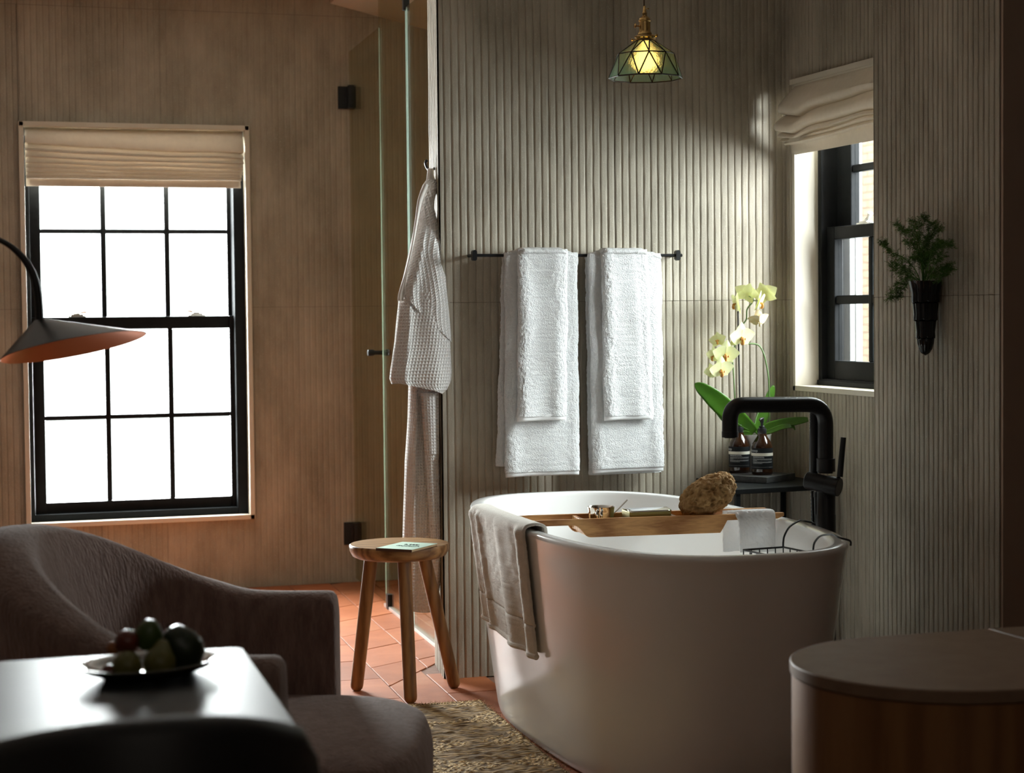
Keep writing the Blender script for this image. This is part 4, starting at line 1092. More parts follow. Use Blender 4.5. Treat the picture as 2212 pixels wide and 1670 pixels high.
# grey bath towel over the left rim
def rim_pt(th, z=TH, grow=0.0):
    a, b = ab(min(z, TH)); a += grow; b += grow
    c, s = math.cos(th), math.sin(th)
    return TC+TU*(b*math.copysign(abs(c)**(2/EN), c))+TV*(a*math.copysign(abs(s)**(2/EN), s))+Vector((0, 0, z))
def th_for(px):
    best = None
    for k in range(2000):
        th = R_(130)+R_(125)*k/2000
        d = abs(proj(rim_pt(th))[0]-px)
        if best is None or d < best[0]: best = (d, th)
    return best[1]
ta, tb = th_for(1029), th_for(1142)
gt = thing('bath_mat', tuple(rim_pt((ta+tb)/2)), 'grey towelling bath mat draped over the left rim of the bathtub', 'bath mat')
rows = []; NT, NW = 150, 64
endL, endR = at(1046, 1352, X=1.53).z, at(1133, 1424, X=1.53).z
def gt_pt(u, t):
    """u along the rim (0 = far end), t 0 inside .. 1 hem"""
    th = lerp(ta, tb, u)
    inn, over = 0.10, 0.05
    if t < 0.12:
        k = t/0.12; z = TH-0.09*(1-k); p = rim_pt(th, TH, -0.047-0.012*(1-k)); p.z = z+0.004*k; off = 0.004
        p += (TC-p).normalized()*0.0
        p.z = lerp(TH-0.09, TH+0.002, k)
        return p
    if t < 0.2:
        k = (t-0.12)/0.08; a_ = PI*k
        p = rim_pt(th, TH, -0.019-0.028*math.cos(a_)); p.z = TH+0.004+0.010*math.sin(a_); return p
    k = (t-0.2)/0.8
    zend = lerp(endL, endR, u)
    z = lerp(TH-0.001, zend, k)
    fold = 0.010*math.exp(-((u-0.30-0.04*k)/0.05)**2)+0.012*math.exp(-((u-0.68-0.05*k)/0.035)**2)*(0.4+k)+0.012*math.exp(-((u-0.93)/0.05)**2)+0.008*math.exp(-((u-0.06)/0.05)**2)-0.006*math.exp(-((u-0.20)/0.03)**2)-0.006*math.exp(-((u-0.83)/0.04)**2)
    p = rim_pt(th, z, 0.009+fold)
    p += TV*(-0.02*k*(1-u)*0+0.0)
    return p
for j in range(NT+1):
    row = []
    for i in range(NW+1):
        p = gt_pt(i/NW, j/NT)
        n = (p-TC); n.z = 0; n.normalize()
        d = noise.noise(p*160)*0.0014+noise.noise(p*45)*0.0018
        k = (j/NT-0.2)/0.8
        if 0.74 < k < 0.765: d -= 0.004
        row.append(p+n*d)
    rows.append(row)
g = G(); g.loft(rows, closed=False, cap=False); o = g.build('towelling', 'mat_towel', gt, smooth=True, angle=180)
o.modifiers.new('t', 'SOLIDIFY').thickness = 0.008; o.modifiers['t'].offset = 1
g = G(); pts = []
for i in range(NW+1):
    p = gt_pt(i/NW, 1.0); n = (p-TC); n.z = 0; pts.append(p+n.normalized()*0.006)
g.tube(pts, 0.0085, 10); g.build('rolled_hem', 'mat_towel', gt, smooth=True)

# ================================================================ teak bath caddy and what it carries
ZC = TH+0.0005
A0, A1 = at(1131, 1139, Z=ZC), at(1694, 1120, Z=ZC)
B0, B1 = at(1100, 1127, Z=ZC), at(1651, 1103, Z=ZC)
cd = (A1-A0).normalized(); cn = Vector((-cd.y, cd.x, 0)); LW = (A1-A0).length
BDp = (B0-A0).dot(cn); sB = (B0-A0).dot(cd)
mc = frame(A0, cd, cn, (0, 0, 1))
def sof(px, py=1128): return (at(px, py, Z=ZC)-A0).dot(cd)
caddy = thing('bath_caddy', tuple(mc @ Vector((LW/2, BDp/2, 0))), 'teak bath caddy tray laid across the bathtub', 'bath caddy')
s1, s2, s3, s4 = sof(1222), sof(1262), sof(1566), sof(1583)
hT, dB = 0.0165, -0.034
def board(y0, off, nm):
    out = [(0, hT), (0, 0.006), (0.022, 0.0), (s1-0.004, 0.0)]
    for k in range(9):
        t = k/8; out.append((lerp(s1, s2, t), dB*0.45*(t*2)**2/1 if t < 0.5 else dB*(1-0.55*(2-2*t)**2)))
    out += [(s2+0.004, dB), (s3, dB), (s3+0.008, dB+0.012), (s4, 0.0), (LW-0.02, 0.0), (LW, 0.007), (LW, hT)]
    g = G(); mm = mc @ Matrix(((1, 0, 0, off), (0, 0, 1, y0), (0, 1, 0, 0), (0, 0, 0, 1)))
    g.prism(out, 0, 0.013, mm); return g.build(nm, 'teak', caddy, bevel=0.0012)
board(0, 0, 'side_board'); board(BDp-0.013, sB*0.6, 'side_board')
g = G(); g.box(s2-0.01, 0.0131, dB+0.004, s3+0.005, BDp-0.0131, dB+0.012, mc); g.build('tray_bottom', 'teak', caddy)
for s_ in (sof(1245), sof(1462), s3-0.012):
    g = G(); g.box(s_, 0.0132, dB+0.0121, s_+0.011, BDp-0.0132, hT-0.003, mc); g.build('divider', 'teak', caddy, bevel=0.001)
ZT = TH+dB+0.0122
def ctr(px, yy): return mc @ Vector((sof(px), yy, dB+0.0123))
cc = ctr(1303, BDp*0.55)
pmc = 58*pxm(cc)
rc = pmc/2; hc = at(1309, 1094, Y=cc.y).z-ZT
cup = thing('steel_cup', tuple(cc), 'polished steel cup standing in the bath caddy', 'cup')
g = G(); g.lathe([(0, 0.0), (rc*0.86, 0.0), (rc*0.93, 0.004), (rc*0.95, 0.012), (rc*0.97, hc*0.8), (rc*1.02, hc-0.002), (rc*1.04, hc), (rc*0.98, hc-0.001), (rc*0.93, hc*0.8), (rc*0.9, 0.008), (0, 0.005)], cc, 40); g.build('body', 'chrome', cup, smooth=True, angle=60)
vd = Vector((-CF.x, -CF.y, 0)).normalized(); vd = (vd-CR*0.15).normalized(); vd.z = 0
g = G(); w_ = Vector((-vd.y, vd.x, 0))
for sg in (-1, 1):
    g.tube(smooth_path([cc+vd*rc*0.96+w_*0.006*sg+Vector((0, 0, hc*0.88)), cc+vd*(rc+0.012)+w_*0.006*sg+Vector((0, 0, hc*0.84)), cc+vd*(rc+0.013)+w_*0.006*sg+Vector((0, 0, hc*0.6)), cc+vd*rc*0.95+w_*0.006*sg+Vector((0, 0, hc*0.42))], 6), 0.004, 8)
g.build('handle', 'chrome', cup, smooth=True)
sp0 = cc+Vector((rc*0.1, 0, 0.012)); sp1 = at(1355, 1080, Y=cc.y)
spn = thing('spoon', tuple(sp0), 'steel spoon leaning out of the cup in the bath caddy', 'spoon')
g = G(); g.tube([sp0, lerp(sp0, sp1, 0.5), lerp(sp0, sp1, 0.9), sp1], [0.0025, 0.0025, 0.0032, 0.003], 8, flat=0.6)
g.build('handle', 'chrome', spn, smooth=True)
g = G(); g.lathe([(0, 0), (0.007, 0.002), (0.011, 0.010), (0.010, 0.022), (0.004, 0.032)], sp0-Vector((0.002, 0, 0.0)), 14, Matrix.Diagonal((1, 0.3, 1, 1))); g.build('bowl', 'chrome', spn, smooth=True)
# olive soap box with a bright curved lid
q0, q1 = sof(1359), sof(1457)
sb_ = thing('soap_box', tuple(mc @ Vector((q0, BDp/2, dB+0.0123))), 'flat olive metal soap box with shiny lid in the bath caddy', 'soap box')
zb_ = dB+0.0123; zt_ = zb_+0.050
g = G(); g.box(q0, 0.030, zb_, q1, BDp-0.030, zt_, mc); g.build('body', 'soap_gold', sb_, bevel=0.002)
g = G()
out = [(0.028+(BDp-0.056)*k/12, zt_+0.0002+0.006*math.sin(PI*k/12)**0.7) for k in range(13)]
out = [(0.028, zt_+0.0002)]+out+[(BDp-0.028, zt_+0.0002)]
rows = []
for s_ in (q0-0.001, q0+0.01, q1-0.01, q1+0.001):
    rows.append([mc @ Vector((s_, y, z)) for y, z in out[1:-1]])
g.loft(rows, closed=False, cap=False); o = g.build('lid', 'chrome', sb_, smooth=True); o.modifiers.new('t', 'SOLIDIFY').thickness = 0.0012

# natural sponge
ss = at(1528, 1071, Y=(mc @ Vector((sof(1528), BDp*0.45, 0))).y)
spm = pxm(ss)
sponge = thing('sea_sponge', tuple(ss), 'tan natural sea sponge with open pores on the bath caddy', 'sponge')
bm = bmesh.new(); bmesh.ops.create_icosphere(bm, subdivisions=6, radius=1.0)
ang = R_(26)
for v in bm.verts:
    p = v.co.copy()
    e = Vector((p.x*66, p.y*52, p.z*37))*spm
    # blunt upper right corner
    if p.x > 0.2 and p.z > 0: e *= 1+0.13*min(1, p.x)*min(1, p.z*2)
    q = e/spm/15.0
    dist, _ = noise.voronoi(q*1.0+Vector((3.1, 0, 0)))
    f1 = dist[0]; d2 = noise.voronoi(q*2.1)[0][0]
    pit = -13*spm*min(1, max(0, 1.15-f1/0.40))*1.0 - 4.0*spm*max(0, 1-d2/0.38)**0.6
    e += p.normalized()*(pit+noise.noise(q*1.3)*3.5*spm+noise.noise(q*5)*1.4*spm+1.0*spm*noise.noise(q*12)+2.0*spm)
    v.co = Vector((e.x*math.cos(ang)-e.z*math.sin(ang), e.y, e.x*math.sin(ang)+e.z*math.cos(ang)))
me = bpy.data.meshes.new('body'); bm.to_mesh(me); bm.free(); me.materials.append(M['sponge'])
for p in me.polygons: p.use_smooth = True
o = bpy.data.objects.new('body', me); COL.objects.link(o); o.parent = sponge
zmin = min(v.co.z for v in me.vertices)
g = G()   # fine fibres along the outline
rr = random.Random(9)
for v in me.vertices:
    if rr.random() < 0.05:
        n = v.normal; p = Vector(v.co)+ss
        t = (n+Vector((rr.uniform(-.5, .5), rr.uniform(-.5, .5), rr.uniform(-.5, .5)))).normalized()
        s_ = t.orthogonal().normalized()*0.0004; L_ = rr.uniform(0.001, 0.0035)
        g.add([p-s_-n*0.0005, p+s_-n*0.0005, p+t*L_], [(0, 1, 2)])
fb = g.build('fibres', 'sponge', sponge); fb['kind'] = 'stuff'

# white face cloth over the right end of the caddy
fc = thing('face_cloth', tuple(mc @ Vector((sof(1620), 0, 0))), 'white fluffy face cloth hung over the caddy by the wire basket', 'face cloth')
f0, f1 = sof(1572, 1118), sof(1664, 1118)
rows = []
path = [(0.075, hT+0.003), (0.055, hT+0.006), (0.03, hT+0.008), (0.012, hT+0.0085), (-0.002, hT+0.006), (-0.010, hT-0.004), (-0.013, hT-0.02), (-0.014, hT-0.05), (-0.014, hT-0.08), (-0.013, hT-0.105)]
pth = smooth_path([(a_, b_, 0) for a_, b_ in path], 10)
for j, q in enumerate(pth):
    row = []
    t = j/(len(pth)-1)
    for i in range(49):
        u = i/48; s_ = lerp(f0+0.003+0.016*max(0, t-0.5)*2*0.3, f1-0.004*t, u)
        sag = -0.006*math.exp(-((u-0.05)/0.06)**2)*(t < 0.55)
        p = mc @ Vector((s_, q.x-0.004*math.sin(u*7+t*2)*t, q.y+sag))
        n = Vector((0, -1, 0.3)).normalized()
        row.append(p+n*(noise.noise(p*170)*0.0022+noise.noise(p*55)*0.0025))
    rows.append(row)
g = G(); g.loft(rows, closed=False, cap=False); o = g.build('front_fold', 'face_terry', fc, smooth=True, angle=180); o.modifiers.new('t', 'SOLIDIFY').thickness = 0.007
rows = []
for j in range(40):
    t = j/39; row = []
    for i in range(33):
        u = i/32; p = mc @ Vector((lerp(f0-0.012, f1-0.02, u), 0.004+0.075+0.004*math.sin(u*5), hT+0.002-0.115*t))
        row.append(p+Vector((0, -1, 0))*(noise.noise(p*170)*0.0018+noise.noise(p*50)*0.002))
    rows.append(row)
g = G(); g.loft(rows, closed=False, cap=False); o = g.build('back_fold', 'face_terry', fc, smooth=True, angle=180); o.modifiers.new('t', 'SOLIDIFY').thickness = 0.006

# black wire basket hooked over the right rim
ZB = 0.572
p1 = at(1692, 1182, Z=ZB); p2 = at(1606, 1188, Z=ZB)
bd_ = (p2-p1).normalized(); bn_ = Vector((bd_.y, -bd_.x, 0))
if bn_.y > 0: bn_ = -bn_
WL, WN, WD = (p2-p1).length, 0.20, 0.075
bas = thing('wire_basket', tuple(p1+bd_*WL/2+bn_*WN/2-Vector((0, 0, WD))), 'black wire bath basket hooked over the right bathtub rim', 'basket')
cr = [p1, p2, p2+bn_*WN, p1+bn_*WN]
for z, nm in ((0, 'top_frame'), (-WD, 'bottom_frame')):
    g = G(); q = [c+Vector((0, 0, z)) for c in cr]
    for a_, b_ in zip(q, q[1:]+q[:1]): g.tube([a_, b_], 0.0026, 8)
    if z == 0:
        g2 = G()
    g.build(nm, 'matte_black', bas)
nb_ = 0
for a_, b_, n in ((cr[0], cr[1], 5), (cr[1], cr[2], 6), (cr[2], cr[3], 5), (cr[3], cr[0], 6)):
    for k in range(n):
        p = lerp(a_, b_, k/n); g = G(); g.tube([p, p-Vector((0, 0, WD))], 0.0017, 6); g.build('upright_wire', 'matte_black', bas)
for k in range(1, 7):
    g = G(); a_ = lerp(cr[0], cr[3], k/7)-Vector((0, 0, WD)); b_ = lerp(cr[1], cr[2], k/7)-Vector((0, 0, WD)); g.tube([a_, b_], 0.0017, 6); g.build('floor_wire', 'matte_black', bas)
for (bx, pk, en) in ((p1, (1722, 1125), (1754, 1134)), (p1+bn_*WN*0.72, (1796, 1145), (1836, 1160))):
    # over the rim: inside foot, crest, outside tip
    th = min((abs(proj(rim_pt(R_(k*0.25)))[0]-en[0])+(0 if rim_pt(R_(k*0.25)).x > 2.0 else 999), R_(k*0.25)) for k in range(-300, 200))[1]
    outp = rim_pt(th, TH-0.03, 0.008); crest = rim_pt(th, TH, -0.02); crest.z = TH+0.008
    mid = lerp(Vector((bx.x, bx.y, TH+0.0)), crest, 0.45); mid.z = TH-0.002
    low = Vector((bx.x, bx.y, ZB+0.045))
    o2 = rim_pt(th, TH, 0.004); o2.z = TH+0.002
    q1 = lerp(bx, crest, 0.06); q1.z = TH-0.018; q2 = lerp(bx, crest, 0.30); q2.z = TH+0.002; outp = rim_pt(th, TH-0.010, 0.007)
    g = G(); g.tube(smooth_path([bx-Vector((0, 0, 0.002)), bx+Vector((0, 0, 0.012)), q1, q2, lerp(q2, crest, 0.6)+Vector((0, 0, 0.006)), crest, o2, outp], 6), 0.0027, 8); g.build('hook', 'matte_black', bas, smooth=True)

# ================================================================ floor-standing bath filler
FX = 2.445
fb0 = at(1784, 1130, X=FX); FY = fb0.y
def fp(px, py): return at(px, py, Y=FY)
mpp = pxm(fb0)
fil = thing('bath_filler', (FX, FY, 0), 'matte black floor-standing bath tap with hand shower by the window', 'bath tap')
g = G(); g.lathe([(0.0, 0.0), (0.06, 0.0), (0.06, 0.006), (0.03, 0.008)], (FX, FY, 0), 28); g.build('floor_flange', 'matte_black', fil, smooth=True, angle=40)
g = G(); g.lathe([(21.5*mpp, 0.0), (21.5*mpp, fp(1784, 1112).z), (20.8*mpp, fp(1784, 1111).z), (20.8*mpp, fp(1784, 1050).z)], (FX, FY, 0), 28); g.build('column', 'matte_black', fil, smooth=True, angle=40)
# horizontal valve body, coming forward to the right
va, vb_ = fp(1742, 1037), at(1813, 1053, Y=FY-0.075)
vdir = (vb_-va).normalized()
g = G(); g.tube([va, va+vdir*0.002, lerp(va, vb_, 0.62)], [17*mpp, 18.5*mpp, 18.5*mpp], 32); g.build('valve_body', 'matte_black', fil, smooth=True, angle=40)
g = G(); g.tube([lerp(va, vb_, 0.63), vb_-vdir*0.001, vb_], [20*mpp, 20*mpp, 19.3*mpp], 32); g.build('handle_hub', 'matte_black', fil, smooth=True, angle=40)
l0 = lerp(va, vb_, 0.93); l0.z += 17*mpp
lt = at(1822, 945, Y=l0.y); lm = at(1814, 1030, Y=l0.y)
g = G(); g.tube([l0, lm+(lm-lt)*0.02], 3.8*mpp, 14); g.tube([lm, lm+(lt-lm)*0.01, lt], [6.4*mpp, 6.6*mpp, 5.8*mpp], 18); g.build('lever', 'matte_black', fil, smooth=True, angle=40)
# riser and swan spout
rz0 = fp(1782, 1040); rz1 = fp(1783, 880); sp = [fp(1781, 1035), fp(1782, 1000), fp(1783, 874), fp(1565+18, 873.5), fp(1577, 942)]
sp = [Vector((1, 1, 1)) for _ in range(0)] + [fp(1782, 1022), fp(1783, 990), fp(1783.5, 873.5), at(1577, 875, Y=FY-0.02), at(1577, 943, Y=FY-0.02)]
pth = fillet(sp, 0.062, 10)
g = G(); g.tube(pth, 16.8*mpp, 24); g.build('spout', 'matte_black', fil, smooth=True, angle=50)
g = G(); e = sp[-1]; g.tube([e+Vector((0, 0, 0.014)), e+Vector((0, 0, -0.002))], 17.6*mpp, 24); g.tube([e+Vector((0, 0, -0.0021)), e+Vector((0, 0, -0.004))], 12*mpp, 20); g.build('aerator', 'matte_black', fil, smooth=True, angle=40)
g = G(); g.tube([fp(1784, 1018), fp(1784, 1017), fp(1784, 1014)], [21*mpp, 20.5*mpp, 19*mpp], 28)
g.tube([fp(1784, 1016), fp(1784, 990.5)], 20.3*mpp, 28); g.build('collar', 'matte_black', fil, smooth=True, angle=40)
hs0, hs1 = at(1757, 1030, Y=FY+0.035), at(1759, 860, Y=FY+0.035)
g = G(); g.tube([hs0, lerp(hs0, hs1, 0.05), hs1], [7*mpp, 9.5*mpp, 9.3*mpp], 22); g.build('hand_shower', 'matte_black', fil, smooth=True, angle=40)
g = G()
for k in range(9):
    for m_ in range(3):
        p = lerp(hs0, hs1, 0.62+0.035*k)+Vector((-9.3*mpp*math.cos(0.35*(m_-1)), -9.3*mpp*math.sin(0.35*(m_-1))-0.002, 0)); g.tube([p, p+Vector((-0.0012, 0, 0))], 0.0009, 6)
g.build('spray_nozzles', 'pump', fil)
g = G(); g.tube([hs0+Vector((0, 0, 0.008)), hs0-Vector((0, 0, 0.02)), lerp(va, vb_, 0.2)], 5*mpp, 10); g.build('shower_holder', 'matte_black', fil, smooth=True)
g = G(); h0 = at(1764, 1062, Y=FY+0.01); g.tube([h0, at(1764, 1074, Y=FY+0.01)], 6.6*mpp, 16); g.tube([at(1764, 1074, Y=FY+0.01), at(1764, 1092, Y=FY+0.01), at(1765, 1140, Y=FY+0.01)], [5.6*mpp, 5.2*mpp, 4.6*mpp], 14); g.build('hose_nut', 'matte_black', fil, smooth=True, angle=40)
g = G(); pts = []; rad = []
zlo = 0.05
h1 = at(1755, 1060, Y=FY+0.03)
for k in range(121):
    t = k/120; pts.append(Vector((h1.x+0.004*math.sin(t*3), h1.y, lerp(h1.z, zlo, t)))); rad.append((4.6 if k % 2 else 3.6)*mpp)
g.tube(pts, rad, 10); g.build('hose', 'matte_black', fil, smooth=True)
g = G(); g.tube([(FX+0.035, FY+0.02, 0.0), (FX+0.033, FY+0.02, fp(1800, 1060).z)], 4*mpp, 10); g.build('supply_pipe', 'matte_black', fil, smooth=True)

# ================================================================ corner side table
TZ = at(1503, 1033, Y=YB-0.02).z
c0 = at(1503, 1033, Y=YB-0.02); c1 = at(1589, 1057, Z=TZ); c2 = Vector((XR-0.022, c1.y+0.03, TZ)); c3 = Vector((XR-0.022, YB-0.02, TZ))
tb_ = thing('side_table', ((c0.x+c2.x)/2, (c0.y+c1.y)/2, 0), 'black metal side table in the alcove corner behind the bath', 'side table')
out = [c0, c1, c2, c3]
g = G(); g.prism([(p.x, p.y) for p in out], TZ-0.017, TZ); g.build('top', 'table_metal', tb_, bevel=0.002)
cm = sum(out, Vector())/4
for p in out:
    q = p+(cm-p).normalized()*0.018
    g = G(); g.box(q.x-0.0075, q.y-0.0075, 0.0, q.x+0.0075, q.y+0.0075, TZ-0.0171); g.build('leg', 'table_metal', tb_)
for a_, b_ in zip(out, out[1:]+out[:1]):
    a2 = a_+(cm-a_).normalized()*0.018; b2 = b_+(cm-b_).normalized()*0.018
    g = G(); g.tube([Vector((a2.x, a2.y, 0.10)), Vector((b2.x, b2.y, 0.10))], 0.006, 6); g.build('stretcher', 'table_metal', tb_)
# stone slab
SZt = TZ+0.0215
k1, k2, k3 = at(1656, 1031, Z=SZt), at(1697, 1021, Z=SZt), at(1563, 1026, Z=SZt)
ex_ = (k3-k1).normalized(); ey_ = Vector((ex_.y, -ex_.x, 0)); ey_ = ey_ if ey_.y > 0 else -ey_
ly_ = max(0.12, (k2-k1).dot(ey_)); lx_ = (k3-k1).length
ms = frame((k1.x, k1.y, TZ), ex_, ey_, (0, 0, 1))
rr = random.Random(2)
g = G(); g.box(0, 0, 0.0003, lx_, ly_, SZt-TZ, ms); sl = g.build('stone_slab', 'slab', None, bevel=0.0015); tag(sl, 'rough dark grey stone slab under the pump bottles', 'slab')

# pump bottles
def bottle(px, py, label, seed, scale=1.0):
    base = at(px, py, Z=SZt+0.0003); r = 0.0350
    o_ = thing('pump_bottle', tuple(base), label, 'bottle', 'brown pump bottles')
    H = 0.136
    g = G(); g.lathe([(0.0, 0.0), (r*0.93, 0.0), (r, 0.006), (r, 0.012), (r, 0.085), (r*0.995, 0.092), (r*0.93, 0.102), (r*0.74, 0.114), (r*0.52, 0.125), (r*0.44, 0.131), (r*0.42, H)], base, 40); g.build('bottle', 'amber', o_, smooth=True, angle=60)
    g = G(); g.lathe([(r+0.0004, 0.020), (r+0.0005, 0.0895)], base, 40, closed=True); g.build('label', 'label_black', o_, smooth=True)
    g = G(); g.lathe([(r+0.0008, 0.0635), (r+0.0008, 0.0735)], base, 40, closed=True); g.build('label_stripe', 'label_cream', o_, smooth=True)
    g = G(); g.lathe([(0.0, H-0.002), (0.0142, H-0.002), (0.0148, H), (0.0148, H+0.016), (0.0142, H+0.018), (0.0095, H+0.018), (0.0095, H+0.025), (0.0088, H+0.026), (0.0042, H+0.026), (0.0042, H+0.036), (0.0062, H+0.038), (0.0066, H+0.052), (0.0, H+0.053)], base, 26); g.build('collar', 'pump', o_, smooth=True, angle=40)
    g = G(); d = Vector((-0.8, -0.6, 0)); t0 = base+Vector((0, 0, H+0.051))
    g.tube([t0-d*0.008, t0+d*0.004, t0+d*0.012+Vector((0, 0, -0.001)), t0+d*0.017+Vector((0, 0, -0.006))], [0.0052, 0.0056, 0.0042, 0.003], 10, flat=0.6); g.build('nozzle', 'pump', o_, smooth=True)
    # lettering wrapped round the label
    va_ = math.atan2(-base.y, -base.x)
    def wrap(u, z, e=0.0010): a = va_+u/r; return base+Vector(((r+e)*math.cos(a), (r+e)*math.sin(a), z))
    cu = bpy.data.curves.new('tmp', 'FONT'); cu.body = 'Aesop'; cu.size = 0.0125
    to = bpy.data.objects.new('tmp', cu); COL.objects.link(to); dg = bpy.context.evaluated_depsgraph_get()
    me = bpy.data.meshes.new_from_object(to.evaluated_get(dg)); bpy.data.objects.remove(to)
    vs = [v.co.copy() for v in me.vertices]; fs = [tuple(p.vertices) for p in me.polygons]
    mxx = max(v.x for v in vs)
    g = G(); sh = -0.0148-seed*0.012
    g.add([wrap(v.x-mxx+sh, 0.0775+v.y) for v in vs], fs); g.build('lettering', 'print_white', o_)
    rr = random.Random(seed+4); g = G()
    for i, z in enumerate((0.0600, 0.0572, 0.0532, 0.0505, 0.0478, 0.0440, 0.0413, 0.0386)):
        u = -0.035; end = {0: 0.006, 1: 0.008, 4: -0.020, 7: 0.0}.get(i, 0.036)
        while u < end:
            L_ = rr.uniform(0.0012, 0.004); n = 3
            vs = [wrap(u+L_*k/n, z+dz, 0.0009) for dz in (0, 0.0011 if i > 0 else 0.0015) for k in range(n+1)]
            g.add(vs, [(k, k+1, n+2+k, n+1+k) for k in range(n)]); u += L_+0.0007
    vs = [wrap(-0.05+0.1*k/30, z, 0.0009) for z in (0.0262, 0.0266) for k in range(31)]
    g.add(vs, [(k, k+1, 32+k, 31+k) for k in range(30)])
    g.build('small_print', 'print_white', o_)
    return o_
bottle(1597, 1021, 'left brown glass pump bottle with black label on the slab', 1)
bottle(1646.5, 1025, 'right brown glass pump bottle with black label on the slab', 0)

# ================================================================ orchid
oc = at(1631, 1015, Z=TZ); oc = Vector((oc.x+0.0, min(oc.y+0.075, YB-0.09), TZ)); oc.x = at(1631, 950, Y=oc.y).x
OY = oc.y
def op(px, py, dy=0.0): return at(px, py, Y=OY+dy)
orch = thing('orchid', tuple(oc), 'pale yellow potted orchid on the black corner table', 'orchid')
ptop = op(1631, 938).z
hp_ = ptop-TZ
g = G(); g.lathe([(0.0, 0.0005), (0.038, 0.0005), (0.042, 0.006), (0.055, hp_-0.004), (0.056, hp_), (0.052, hp_), (0.050, hp_-0.012), (0.0, hp_-0.013)], oc, 32); g.build('pot', 'pot', orch, smooth=True, angle=50)
g = G(); g.lathe([(0.0, hp_-0.008), (0.030, hp_-0.009), (0.0495, hp_-0.012)], oc, 20, closed=True); g.build('bark', 'soil', orch)
g = G(); g.tube([op(1600, 938), op(1598, 860), op(1594, 672)], 0.0032, 8); g.build('stake', 'stake', orch)
for nm, pts, r in (('flower_stem', [(1588, 930), (1587, 860), (1584, 800), (1583, 770), (1590, 735), (1596, 712), (1600, 706), (1612, 690), (1614, 668), (1626, 652), (1627, 642)], 0.0026),
                   ('flower_stem', [(1662, 935), (1661, 830), (1655, 785), (1648, 760), (1640, 747), (1630, 743), (1612, 742)], 0.0028)):
    g = G(); g.tube(smooth_path([op(x, y) for x, y in pts], 6), r, 8); g.build(nm, 'stem', orch, smooth=True)
def leaf(pts, w0, tilt, nm='leaf'):
    """strap leaf along pts (px,py,dy), widest w0 metres"""
    P_ = smooth_path([op(x, y, d) for x, y, d in pts], 8); n = len(P_); rows = []
    for j, p in enumerate(P_):
        t = j/(n-1); wd = w0*(math.sin(PI*min(1, t*0.80+0.16))**0.65)*(1 if t < 0.86 else math.sqrt(max(0.0, 1-((t-0.86)/0.142)**2)))
        tg = (P_[min(j+1, n-1)]-P_[max(j-1, 0)]).normalized()
        sd = tg.cross(Vector((0, -1, 0.0))).normalized()
        nn = sd.cross(tg).normalized()
        sd = (sd*math.cos(tilt)+nn*math.sin(tilt)).normalized(); nn = sd.cross(tg).normalized()
        rows.append([p+sd*(wd*k/4)+nn*(0.10*wd*abs(k/4)**1.4) for k in range(-4, 5)])
    g = G(); g.loft(rows, closed=False, cap=False); o = g.build(nm, 'leaf', orch, smooth=True, angle=180)
    o.modifiers.new('t', 'SOLIDIFY').thickness = 0.0022; return o
leaf([(1627, 936, -0.01), (1596, 908, -0.03), (1560, 876, -0.04), (1530, 850, -0.05), (1501, 828, -0.05)], 0.034, 0.25)
leaf([(1626, 938, 0.0), (1600, 930, -0.02), (1570, 908, -0.03), (1546, 885, -0.02)], 0.016, 0.5)
leaf([(1632, 936, 0.0), (1642, 908, 0.02), (1655, 876, 0.035), (1671, 832, 0.04)], 0.026, -0.25)
leaf([(1636, 935, 0.0), (1666, 922, -0.02), (1705, 912, -0.05), (1752, 905, -0.08)], 0.018, 0.45)
leaf([(1636, 938, 0.0), (1662, 932, -0.03), (1690, 922, -0.05), (1712, 921, -0.06), (1718, 929, -0.06)], 0.009, 0.7)
leaf([(1624, 938, 0.0), (1605, 935, -0.02), (1588, 938, -0.03)], 0.010, 0.6)
PM = pxm(oc)*1.12
def petal_rows(L_, W_, cup, shape):
    rows = []
    for j in range(9):
        t = j/8
        wd = W_*(math.sin(PI*(0.08+0.92*t)**shape)**0.8 if 0 < t < 1 else 0.08)
        rows.append([(t*L_, wd*k/3, cup*(t*t)+0.18*wd*(k/3)**2*1.0+0.0) for k in range(-3, 4)])
    return rows
